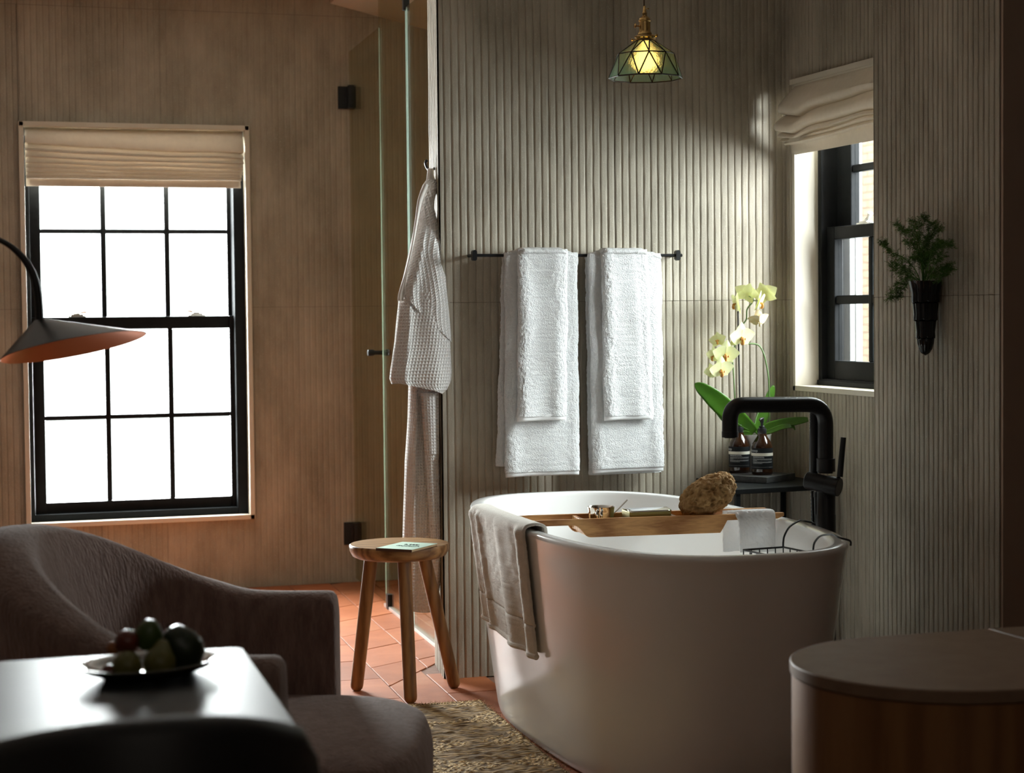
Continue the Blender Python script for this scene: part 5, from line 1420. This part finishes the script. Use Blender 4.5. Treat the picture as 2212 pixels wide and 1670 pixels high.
def flower(px, py, size, face, roll, mt='petal', dy=-0.02, lipm='lip', droop=0.0, n_side=1.0):
    """five petals and a lip; face = direction it looks"""
    c = op(px, py, dy); n = Vector(face).normalized()
    up = Vector((0, 0, 1)); up = (up-n*up.dot(n)).normalized(); rt = up.cross(n)
    S = size*PM/2
    fl = None
    for i, (ang, L_, W_, sh, cup) in enumerate(((90, 1.0, 0.42, 0.7, 0.10), (218, 0.98, 0.38, 0.7, 0.12), (322, 0.98, 0.38, 0.7, 0.12), (10, 1.05, 0.58, 0.66, 0.22), (170, 1.05, 0.58, 0.66, 0.22))):
        a = R_(ang)+roll; ax = rt*math.cos(a)+up*math.sin(a); ay = n.cross(ax)
        z0 = 0.03*S if i < 3 else 0.10*S
        rows = [[c+ax*(x*S)+ay*(y*S)+n*(z0+(-1 if i < 3 else 0.4)*z*S*0.9-droop*x*S) for x, y, z in row] for row in petal_rows(L_, W_, cup, sh)]
        g = G(); g.loft(rows, closed=False, cap=False)
        if i == 0:
            fl = g.build('flower', mt, orch, smooth=True, angle=180)
        else: g.build('petal', mt, fl, smooth=True, angle=180)
    g = G()
    dn = rt*math.cos(R_(270)+roll)+up*math.sin(R_(270)+roll)
    g.tube(smooth_path([c+n*S*0.05, c+n*S*0.28+dn*S*0.10, c+n*S*0.34+dn*S*0.34, c+n*S*0.22+dn*S*0.52], 4), [S*0.05]*3+[S*0.11]*6+[S*0.12]*2+[S*0.05]*2, 10)
    for sg in (-1, 1): g.tube([c+n*S*0.15+dn*S*0.12, c+n*S*0.32+dn*S*0.12+rt*S*0.17*sg, c+n*S*0.36+dn*S*0.02+rt*S*0.15*sg], [S*0.04, S*0.07, S*0.03], 8)
    g.build('lip', lipm, fl, smooth=True, angle=180)
    return fl
FV = Vector((-CF.x, -CF.y, 0)).normalized(); RT = Vector((CR.x, CR.y, 0)).normalized()
def fdir(r, f, u): return FV*f+RT*r+Vector((0, 0, u))
flower(1600, 727, 56, fdir(0.45, 0.8, -0.25), 0.05, dy=-0.04)
flower(1566, 764, 54, fdir(0.25, 0.9, -0.3), -0.1, dy=-0.05)
flower(1556, 797, 52, fdir(0.4, 0.8, -0.35), 0.1, dy=-0.06)
flower(1551, 735, 34, fdir(-0.3, 0.6, 0.1), 0.2, dy=0.0)
flower(1543, 768, 38, fdir(-0.8, 0.5, -0.2), 0.0, dy=-0.01)
flower(1540, 803, 36, fdir(-0.6, 0.7, -0.4), 0.2, dy=-0.02)
flower(1612, 634, 46, fdir(0.1, -0.8, 0.35), 0.35, dy=-0.01)
flower(1592, 655, 46, fdir(-0.9, 0.12, -0.15), -0.5, dy=-0.02)
flower(1652, 636, 50, fdir(0.3, -0.75, 0.2), -0.3, dy=0.0)
flower(1640, 652, 48, fdir(0.85, 0.25, -0.3), 0.4, dy=-0.03)
flower(1640, 692, 40, fdir(0.15, 0.75, -0.6), 0.2, 'petal_old', dy=-0.02, lipm='petal_old', droop=0.55)
for a_, b_ in (((1626, 650), (1640, 650)), ((1600, 668), (1592, 655)), ((1613, 689), (1634, 685)), ((1626, 645), (1618, 640))):
    g = G(); g.tube([op(*a_), op(*b_, -0.02)], 0.0014, 6); g.build('flower_stalk', 'stem', orch)

# ================================================================ wall vase with asparagus fern
VX = XC-0.043
vt, vbm = at(2000, 607, X=VX), at(2004, 768, X=VX)
VY = at(1999, 680, X=VX).y
vase = thing('wall_vase', (VX, VY, vbm.z), 'glossy black scaled wall vase hung on the fluted pier', 'vase')
vh = vt.z-vbm.z
vr = 0.0455
g = G(); NS = 64; rings = []
tiers = [(1.0, 0.70), (0.70, 0.46), (0.46, 0.22), (0.22, 0.0)]
body = [(0.0, 0.02), (0.03, 0.25), (0.08, 0.40), (0.15, 0.49), (0.22, 0.53), (0.46, 0.66), (0.70, 0.78), (0.86, 0.87), (0.96, 0.97), (1.0, 1.02)]
def br(h): return poly(body, h)*vr
for (hi, lo) in tiers[::-1]:
    for k, h in enumerate((lo, lo+0.012, lo+0.03, lerp(lo, hi, 0.4), lerp(lo, hi, 0.75), hi)):
        if lo == 0.0 and k == 0: h = 0.0
        rg = []
        for i in range(NS):
            a = 2*PI*i/NS
            ph = 0 if hi in (1.0, 0.46) else PI/8
            m_ = abs(math.cos(4*(a+ph)))
            groove = 1-0.09*(1-m_)**2
            r = br(h)*groove*(1.0 if k else (0.93 if lo else 1.0))+(0.0025 if (k in (1, 2) and lo) else 0)
            hh = h+(0.022*(1-m_) if (k in (0, 1, 2) and lo) else 0)
            rg.append(Vector((VX+r*math.cos(a), VY+r*math.sin(a), vbm.z+vh*hh)))
        rings.append(rg)
for r_, h in ((0.97, 1.004), (0.90, 1.0), (0.82, 0.93), (0.6, 0.7)):
    rings.append([Vector((VX+vr*r_*math.cos(2*PI*i/NS), VY+vr*r_*math.sin(2*PI*i/NS), vbm.z+vh*h)) for i in range(NS)])
g.loft(rings); g.build('body', 'vase', vase, smooth=True, angle=50)
fern = thing('asparagus_fern', (VX, VY, vt.z-0.03), 'feathery dark green asparagus fern growing from the wall vase', 'fern')
rr = random.Random(21)
fronds = [[(1993, 612), (1992, 570), (1990, 530), (1985, 500), (1992, 480), (1996, 470)], [(1995, 612), (1990, 565), (1975, 515), (1962, 500), (1948, 497), (1938, 485)], [(1990, 612), (1975, 580), (1948, 555), (1925, 545), (1912, 530), (1908, 525)],
          [(1988, 612), (1968, 600), (1945, 610), (1930, 628), (1922, 645)], [(1986, 612), (1960, 590), (1935, 585), (1925, 570)], [(1998, 612), (2005, 575), (2012, 545), (2025, 530), (2040, 528), (2052, 528)],
          [(2002, 612), (2020, 590), (2035, 580), (2048, 575), (2052, 580)], [(1996, 612), (2002, 560), (2008, 520), (2020, 497), (2028, 490)], [(1992, 612), (1978, 600), (1958, 615), (1945, 630), (1940, 640)], [(1997, 612), (1990, 550), (1978, 500), (1972, 478)], [(2000, 612), (2008, 596), (2030, 600), (2040, 590)], [(1994, 612), (1998, 540), (2006, 500), (2012, 482)], [(1994, 612), (1988, 560), (1972, 530), (1958, 520)], [(1996, 612), (1998, 580), (1985, 555), (1970, 560)], [(1998, 612), (2006, 560), (2020, 540), (2028, 520)], [(1996, 612), (1994, 570), (2002, 545), (2000, 515)], [(1999, 612), (2012, 590), (2022, 565), (2036, 552)], [(1990, 612), (1970, 590), (1952, 580), (1940, 568)]]
mpv = pxm(vt)
for fi, fr in enumerate(fronds):
    dx = rr.uniform(-0.05, 0.0)
    pts = [at(x, y, X=VX+dx*min(1, k/2)) for k, (x, y) in enumerate(fr)]
    P_ = smooth_path(pts, 9); n = len(P_)
    g = G(); g.tube(P_, [0.0014*(1-0.7*k/n) for k in range(n)], 5)
    for k in range(int(n*0.22), n):
        for b in range(4):
            p = P_[k]; t = (P_[min(k+1, n-1)]-P_[k-1]).normalized()
            sd = Vector((rr.uniform(-1, 1), rr.uniform(-1, 1), rr.uniform(-1, 1))); sd = (sd-t*sd.dot(t)).normalized()
            bl_ = rr.uniform(0.008, 0.028)*(1-0.3*k/n)
            d = (sd*0.8+t*0.7).normalized()
            for m_ in range(3):
                q = p+d*bl_*(m_+1)/3
                for w_ in range(6):
                    nd = (d*0.6+Vector((rr.uniform(-1, 1), rr.uniform(-1, 1), rr.uniform(-1, 1)))*0.9).normalized()
                    L_ = rr.uniform(0.006, 0.012); s_ = nd.orthogonal().normalized()*0.00042
                    g.add([q-s_, q+s_, q+nd*L_], [(0, 1, 2)])
    g.build('frond', 'fern', fern)

# ================================================================ rounded cabinet, front right
VZ = 0.60
pbk, pfr, plf = at(1990, 1368, Z=VZ), at(2030, 1503, Z=VZ), at(1685, 1428, Z=VZ)
yb_, yf_ = pbk.y, pfr.y
rad = (yb_-yf_)/2; cxv = plf.x+rad; cyv = (yb_+yf_)/2
cab = thing('rounded_cabinet', (cxv, cyv, 0), 'low brown wooden cabinet with rounded end and darker top in front of the bath', 'cabinet')
XEV = XE-0.15
def stad(r, xe, n=28):
    return [(cxv+r*math.cos(PI/2+PI*k/n), cyv+r*math.sin(PI/2+PI*k/n)) for k in range(n+1)]+[(xe, cyv-r), (xe, cyv+r)]
tp = at(2148, 1361, Z=VZ)
split = tp.x
g = G(); g.prism(stad(rad, split-0.0015), VZ-0.022, VZ); g.build('top', 'cabtop', cab, bevel=0.0025, smooth=True, angle=30)
g = G(); g.box(split+0.0015, cyv-rad, VZ-0.022, XEV, cyv+rad, VZ); g.build('top', 'cabtop', cab, bevel=0.0015)
g = G(); g.box(split-0.0013, cyv-rad+0.0005, VZ-0.022, split+0.0013, cyv+rad-0.0005, VZ+0.0006); g.build('metal_inlay', 'chrome', cab)
g = G(); g.prism(stad(rad-0.003, XEV-0.003), 0.03, VZ-0.0235); g.build('body', 'cabinet', cab, smooth=True, angle=30)
g = G(); g.prism(stad(rad-0.03, XEV-0.03), 0.0, 0.0295); g.build('plinth', 'black_leather', cab)

# ================================================================ jute rug
RC = Vector((1.605, 4.90, 0))
ru = Vector((0.9984, -0.03, 0)).normalized(); rv = Vector((0.052, 0.9986, 0))
RO = Vector((0.55, 5.62, 0))         # far left corner; the far edge runs towards the bath
rtr = at(1050, 1513, Z=0.01)
rug = thing('jute_rug', (1.2, 4.8, 0.0005), 'rough braided jute rug beside the bathtub', 'rug')
rbr = Vector((1.55, 3.6, 0.01))
NUx, NVy = 210, 330
rows = []
ltop = Vector((1.02, rtr.y+0.030, 0)); rtr = rtr-Vector((0.018, 0, 0)) 
cells = {}
g = G(); gd = G()
vsr = []
for j in range(NVy+1):
    tv = j/NVy
    left = lerp(ltop, Vector((0.99, 3.6, 0)), tv); right = lerp(Vector((rtr.x+0.0, rtr.y, 0)), rbr, tv)
    row = []
    for i in range(NUx+1):
        tu = i/NUx
        p = lerp(left, right, tu)
        e = 0
        # woven relief: chunky loops in lozenges, flat strands between
        sx_, sy_ = (p.x+0.05)/0.19, (p.y+0.02)/0.135
        loz = abs((sx_ % 2)-1)+abs((sy_ % 2)-1)
        loop = loz < 0.95+0.25*noise.noise(Vector((p.x*18, p.y*18, 8)))
        if loop: h = 0.011+0.0042*abs(noise.noise(Vector((p.x*75, p.y*95, 1))))*1.9
        else: h = 0.0105+0.0042*abs(noise.noise(Vector((p.x*22, p.y*150, 2))))*1.6
        if i in (0, NUx) or j == 0: h = 0.002
        elif i in (1, 2, NUx-1, NUx-2) or j in (1, 2, 3): h = 0.013+0.003*math.sin((i+j)*1.9)
        ed = 0.004*noise.noise(Vector((p.x*26, p.y*26, 5)))*(1 if (i in (0, 1, NUx, NUx-1) or j < 2) else 0.3)
        vsr.append((p.x+ed, p.y+ed, h)); 
        row.append(loop)
    rows.append(row)
f1, f2 = [], []
W_ = NUx+1
for j in range(NVy):
    for i in range(NUx):
        (f1 if rows[j][i] else f2).append((j*W_+i, j*W_+i+1, (j+1)*W_+i+1, (j+1)*W_+i))
def sub_mesh(name, fs, m):
    used = sorted({k for f in fs for k in f}); mp = {k: n for n, k in enumerate(used)}
    gg = G(); gg.add([vsr[k] for k in used], [tuple(mp[k] for k in f) for f in fs]); o = gg.build(name, m, rug, smooth=True, angle=180); return o
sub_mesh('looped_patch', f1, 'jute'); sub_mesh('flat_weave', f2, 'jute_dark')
# stray fibres along the border
g = G(); rr = random.Random(4)
for k in range(1500):
    t = rr.random(); p = lerp(ltop, Vector((rtr.x, rtr.y, 0)), t) if rr.random() < 0.55 else lerp(Vector((rtr.x, rtr.y, 0)), rbr, t)
    d = Vector((rr.uniform(-1, 1), rr.uniform(-1, 1), rr.uniform(0.0, 0.9))).normalized(); s_ = d.orthogonal().normalized()*0.0006
    b_ = p+Vector((rr.uniform(-.01, .01), rr.uniform(-.012, .004), 0.010)); g.add([b_-s_, b_+s_, b_+d*rr.uniform(0.006, 0.018)], [(0, 1, 2)])
o = g.build('stray_fibres', 'jute', rug); o['kind'] = 'stuff'

# ================================================================ armchair
AZt = 0.60
fa = at(716, 1268, Z=AZt); na = at(577, 1432, Z=AZt)
lat = Vector((fa.x-na.x, fa.y-na.y, 0)); Wd = lat.length; lat.normalize(); fwd = Vector((lat.y, -lat.x, 0))
AC = Vector(((fa.x+na.x)/2, (fa.y+na.y)/2, 0))
def al(f_, l_, z): return AC+fwd*f_+lat*l_+Vector((0, 0, z))
chair = thing('armchair', tuple(al(-0.2, 0, 0)), 'mauve brown upholstered barrel armchair below the tall sash window', 'armchair')
hw = Wd/2; DEP = 0.47; RX = 0.24; TK = 0.125
# centre line of the wrap-around shell: far arm, back, near arm
path = []
RB_ = hw-TK/2
for k in range(13): path.append((lerp(0.0, -(DEP-RX), k/12), RB_, 'a'))
for k in range(1, 33):
    a = PI/2+PI*k/32; path.append((-(DEP-RX)+RX*math.cos(a), RB_*math.sin(a), 'b'))
for k in range(1, 13): path.append((lerp(-(DEP-RX), 0.0, k/12), -RB_, 'c'))
NPs = len(path); rings = []
def topz(i):
    f_, l_, w_ = path[i]
    if w_ == 'b':
        a = (i-12)/32; s = math.sin(PI*a)
    else:
        s = 0
    d = i/(NPs-1)
    return poly([(0, 0.600), (0.13, 0.600), (0.20, 0.605), (0.27, 0.645), (0.34, 0.705), (0.42, 0.775), (0.50, 0.795), (0.58, 0.775), (0.66, 0.705), (0.73, 0.645), (0.80, 0.605), (0.87, 0.600), (1, 0.600)], d)
for i, (f_, l_, w_) in enumerate(path):
    a0, a1 = path[max(i-1, 0)], path[min(i+1, NPs-1)]
    t = Vector((a1[0]-a0[0], a1[1]-a0[1], 0)).normalized(); n = Vector((t.y, -t.x, 0))   # outward
    zt_ = sum(topz(max(0, min(NPs-1, i+k))) for k in (-3, -2, -1, 0, 1, 2, 3))/7
    lean = 0.10*max(0, (zt_-0.60)/0.185)
    rg = []
    half = TK/2*(0.85+0.2*max(0, (zt_-0.6)/0.185))
    for (u, v) in ((-1, 0.02), (-1.0, 0.2), (-1.0, 0.5), (-1.0, 0.8), (-0.97, 0.93), (-0.85, 0.975), (-0.55, 0.995), (0, 1.0), (0.55, 0.995), (0.85, 0.975), (0.97, 0.93), (1.0, 0.8), (1.0, 0.5), (0.98, 0.2), (0.94, 0.02)):
        z = 0.10+(zt_-0.10)*v
        # arms stand upright, the back reclines outward with height
        o_ = lean*max(0, (v-0.35)/0.65)**1.3
        q = Vector((f_, l_, 0))+n*(u*half+o_)
        rg.append(al(q.x, q.y, z))
    rings.append(rg)
# rounded front faces of the arms
def cap_r(r, k, sgn):
    c = sum(r, Vector())/len(r); return [c+(v-c)*k+fwd*sgn for v in r]
front0 = [cap_r(rings[0], s, d) for s, d in ((0.80, 0.020), (0.93, 0.017), (0.985, 0.009))]
front1 = [cap_r(rings[-1], s, d) for s, d in ((0.985, 0.009), (0.93, 0.017), (0.80, 0.020))]
rings = front0+rings+front1
g = G(); g.loft(rings); g.build('shell', 'boucle', chair, smooth=True, angle=180)
# seat cushion: rounded front that swells past the arms
sf = at(930, 1630, Z=0.33)
fs_ = (sf-AC).dot(fwd)
out = []
sw = hw-TK+0.005
pts2 = superell((fs_+0.36)/2, sw+0.035, 3.4, 72, (fs_-0.36)/2, 0)
rings = []
for z, k in ((0.12, 0.955), (0.14, 0.975), (0.20, 0.985), (0.28, 1.0), (0.325, 1.0), (0.350, 0.985), (0.366, 0.955), (0.376, 0.90), (0.382, 0.8), (0.387, 0.6), (0.389, 0.3)):
    cf_ = (fs_-0.36)/2
    rings.append([al(cf_+(x-cf_)*k, max(-sw-0.035*(x > -0.02), min(sw+0.035*(x > -0.02), y*k)) if True else y, z+0.010*math.cos(min(1, abs(x-cf_)/0.5)*PI/2)*(z > 0.365)) for x, y in pts2])
g = G(); g.loft(rings); g.build('seat_cushion', 'boucle', chair, smooth=True, angle=180)
for f_, l_ in ((0.05, hw-0.08), (0.05, -hw+0.08), (-DEP+0.15, hw-0.2), (-DEP+0.15, -hw+0.2)):
    g = G(); g.lathe([(0.014, 0.0), (0.020, 0.115)], al(f_, l_, 0), 16); g.build('leg', 'black_leather', chair)

# ================================================================ black table with a dish of fruit
TBZ = 0.70
tr_ = at(526, 1396, Z=TBZ); tl_ = at(0, 1428, Z=TBZ); tr2 = at(712, 1662, Z=TBZ)
ed = (tr_-tl_).normalized(); sdv = (tr2-tr_).normalized()
tnear = tr_+sdv*0.70; tleft = tr_-ed*1.5
tab = thing('black_table', ((tr_.x+tleft.x)/2, (tr_.y+tnear.y)/2, 0), 'glossy black table in the left foreground reflecting window light', 'table')
def rounded(pts, r, n=5):
    out = []
    m_ = len(pts)
    for i in range(m_):
        a, b, c = pts[i-1], pts[i], pts[(i+1) % m_]
        u = (a-b).normalized(); v = (c-b).normalized()
        for k in range(n+1):
            t = k/n; q = (1-t)**2*(b+u*r)+2*t*(1-t)*b+t*t*(b+v*r); out.append((q.x, q.y))
    return out
cor = [tr_, tleft, tleft+sdv*0.70, tnear]
g = G(); g.prism(rounded(cor, 0.025), TBZ-0.03, TBZ); g.build('top', 'table_black', tab, bevel=0.004, smooth=True, angle=30)
cmid = sum(cor, Vector())/4
for c in cor:
    q = c+(cmid-c).normalized()*0.09; g = G(); g.box(q.x-0.025, q.y-0.025, 0, q.x+0.025, q.y+0.025, TBZ-0.0301); g.build('leg', 'table_black', tab, bevel=0.003)
dl, dr = at(181, 1450, Z=TBZ+0.012), at(461, 1412, Z=TBZ+0.012)
dc = at(322, 1458, Z=TBZ); dmaj = (dr-dl).length/2; dmin = 0.062
dx_ = (dr-dl).normalized(); dy_ = Vector((-dx_.y, dx_.x, 0))
md = frame((dc.x, dc.y, TBZ+0.0003), dx_, dy_, (0, 0, 1))
dish = thing('fruit_dish', (dc.x, dc.y, TBZ), 'oval glazed dish of fruit on the black table', 'dish')
rings = []
for k, z in ((0.5, 0.0), (0.62, 0.0), (0.70, 0.003), (0.88, 0.010), (1.0, 0.017), (1.02, 0.019), (0.99, 0.0195), (0.86, 0.0135), (0.66, 0.007), (0.3, 0.006)):
    rings.append([md @ Vector((dmaj*k*math.cos(2*PI*i/48), dmin*1.25*k*math.sin(2*PI*i/48), z)) for i in range(48)])
g = G(); g.loft(rings); g.build('body', 'plate', dish, smooth=True, angle=180)
ppm = pxm(dc)
def fruit(nm, px, py, rpx, m, prof, tilt, label, cat, depth):
    """body of revolution, its centre at a pixel"""
    p = at(px, py, Y=(dc.y+depth))
    r = rpx*ppm
    t = thing(nm, tuple(p), label, cat)
    mt = Matrix.Rotation(tilt[0], 4, 'Y') @ Matrix.Rotation(tilt[1], 4, 'X')
    g = G(); g.lathe([(a_*r, b_*r) for a_, b_ in prof], p, 28, mt); g.build('flesh', m, t, smooth=True, angle=180)
    g = G(); g.tube([p+mt @ Vector((0, 0, prof[-1][1]*r*0.97)), p+mt @ Vector((0.02*r, 0, prof[-1][1]*r+0.18*r))], 0.05*r, 6); g.build('stalk', 'soil', t)
sph = [(0.0, -0.93)]+[(math.sin(PI*k/14), -math.cos(PI*k/14)*0.97) for k in range(1, 14)]+[(0.0, 0.9)]
pearp = [(0, -0.95), (0.45, -0.9), (0.85, -0.55), (1.0, -0.1), (0.9, 0.35), (0.62, 0.8), (0.45, 1.15), (0.32, 1.38), (0.0, 1.45)]
avop = [(0, -1.0), (0.45, -0.94), (0.85, -0.6), (1.0, -0.1), (0.93, 0.35), (0.7, 0.85), (0.45, 1.15), (0.0, 1.28)]
fruit('avocado', 396, 1403, 46, 'avocado', avop, (-0.55, 0.1), 'large dark avocado on the right of the fruit dish', 'fruit', 0.015)
fruit('pear', 345, 1432, 36, 'pear', pearp, (0.25, -0.5), 'yellow green pear at the front of the fruit dish', 'fruit', -0.025)
fruit('lime', 321, 1375, 31, 'lime', avop, (0.1, 0.3), 'green lime on top of the fruit heap', 'fruit', 0.010)
fruit('plum', 275, 1386, 27, 'plum', sph, (0.2, 0.2), 'dark red plum on the left of the fruit heap', 'fruit', 0.008)
fruit('pear', 275, 1438, 32, 'pear', sph, (-0.3, 0.4), 'round green pear at the front left of the fruit dish', 'fruit', -0.020)
fruit('apricot', 245, 1400, 15, 'apricot', sph, (0.2, 0.1), 'small orange apricot at the far left of the fruit heap', 'fruit', 0.02)
fruit('plum', 236, 1452, 17, 'plum', sph, (0.1, 0.5), 'small dark plum at the low left rim of the dish', 'fruit', -0.012)

# black upholstered chair pushed to the table, seen from behind
KY = 1.80
kz = at(330, 1550, Y=KY).z
kc = at(318, 1550, Y=KY)
kr_ = at(718, 1662, Y=KY-0.02); kw = kr_.x-kc.x
dch = thing('dining_chair', (kc.x, KY, 0), 'black curved-back dining chair in the bottom left corner', 'chair')
rings = []
kww = kw+0.02
for i in range(61):
    u = -1+2*i/60
    x = kc.x+kww*u
    zt_ = kz-(kz-0.665)*abs(u)**2.4 if abs(u) < 1 else 0.6
    zt_ = kz-0.062*abs(u)**2.2-0.05*max(0, abs(u)-0.9)*4
    y = KY+0.16*u*u
    zb_ = 0.50
    rings.append([Vector((x, y-0.022, zb_)), Vector((x, y-0.027, lerp(zb_, zt_, 0.5))), Vector((x, y-0.024, zt_-0.016)), Vector((x, y-0.016, zt_-0.004)), Vector((x, y, zt_)), Vector((x, y+0.016, zt_-0.004)), Vector((x, y+0.024, zt_-0.016)), Vector((x, y+0.027, lerp(zb_, zt_, 0.5))), Vector((x, y+0.022, zb_))])
g = G(); g.loft(rings); g.build('backrest', 'black_leather', dch, smooth=True, angle=180)
g = G(); g.prism(superell(0.23, 0.21, 3.5, 40, kc.x, KY+0.20), 0.42, 0.47); g.build('seat', 'black_leather', dch, bevel=0.015, smooth=True)
for sx_, sy_ in ((-1, 0), (1, 0), (-1, 1), (1, 1)):
    g = G(); g.tube([(kc.x+0.19*sx_, KY+0.03+0.33*sy_, 0.42), (kc.x+0.21*sx_, KY+0.01+0.38*sy_, 0.0)], [0.016, 0.011], 14); g.build('leg', 'matte_black', dch)
for sx_ in (-1, 1):
    g = G(); g.tube([(kc.x+0.17*sx_, KY+0.03, 0.43), (kc.x+0.18*sx_, KY+0.02, 0.56)], 0.012, 12); g.build('back_post', 'matte_black', dch)

# ================================================================ arched floor lamp
LY = 3.95
def lp_(px, py, dy=0.0): return at(px, py, Y=LY+dy)
lm_ = pxm(lp_(100, 700))
apx = lp_(80, 686)
rimL, rimR = lp_(-2, 779, 0), lp_(316, 722, 0)
rc_ = (rimL+rimR)/2; rx = (rimR-rimL)/2
lamp = thing('floor_lamp', (lp_(-330, 700).x, LY, 0), 'black arched floor lamp with tilted cone shade and copper lining', 'lamp')
ax1 = rx.normalized(); R0_ = rx.length
ax2 = Vector((0, 1, 0)); vn = ax1.cross(ax2).normalized()
# tilt the mouth so that the lining shows
tl = R_(-9.5)
ax2 = (ax2*math.cos(tl)+vn*math.sin(tl)).normalized()
rim = [rc_+ax1*(R0_*math.cos(2*PI*k/72))+ax2*(R0_*0.92*math.sin(2*PI*k/72)) for k in range(72)]
def cone(k, shift=0.0): return [lerp(v, apx, k) for v in rim]
rings = [cone(k) for k in (0.0, 0.006, 0.25, 0.5, 0.75, 0.88)]
rings.append([apx+(v-apx).normalized()*lm_*10 for v in cone(0.88)])
g = G(); g.loft(rings, cap=False); sh = g.build('shade', 'lamp_black', lamp, smooth=True, angle=50)
inn = [[v+(rc_-v)*0.012+Vector((0, 0, -0.0005)) for v in cone(0.0)]]+[[v+(rc_-v).normalized()*0.003 for v in cone(k)] for k in (0.05, 0.3, 0.6, 0.85)]
g = G(); g.loft(inn, cap=False); g.build('lining', 'copper', lamp, smooth=True, angle=180)
neck = [(86, 700, 9), (84, 660, 9), (80, 625, 9), (70, 590, 8.5), (52, 560, 7.5), (28, 536, 6.5), (0, 519, 5.8), (-40, 505, 5.6), (-90, 498, 5.6), (-160, 500, 5.6), (-230, 530, 5.6), (-285, 590, 5.6), (-315, 680, 5.6), (-325, 820, 5.6)]
P_ = [lp_(x, y) for x, y, r in neck]+[Vector((lp_(-328, 900).x, LY, 0.30)), Vector((lp_(-328, 900).x, LY, 0.02))]
rs = [r*lm_ for x, y, r in neck]+[5.6*lm_]*2
SP = smooth_path(P_, 8); RS = [lerp(rs[min(i//8, len(rs)-1)], rs[min(i//8+1, len(rs)-1)], (i % 8)/8) for i in range(len(SP))]
g = G(); g.tube(SP, RS, 16); g.build('arm', 'lamp_black', lamp, smooth=True)
g = G(); b_ = P_[-1]; g.lathe([(0.0, 0.0), (0.14, 0.0), (0.14, 0.018), (0.135, 0.021), (0.0, 0.022)], (b_.x, b_.y, 0), 40); g.build('base', 'lamp_black', lamp, smooth=True, angle=40)

# tidy: drop the private bookkeeping, keep the scene graph
print('objects', len(bpy.data.objects), 'tiles', ntile, 'bricks', nbk)
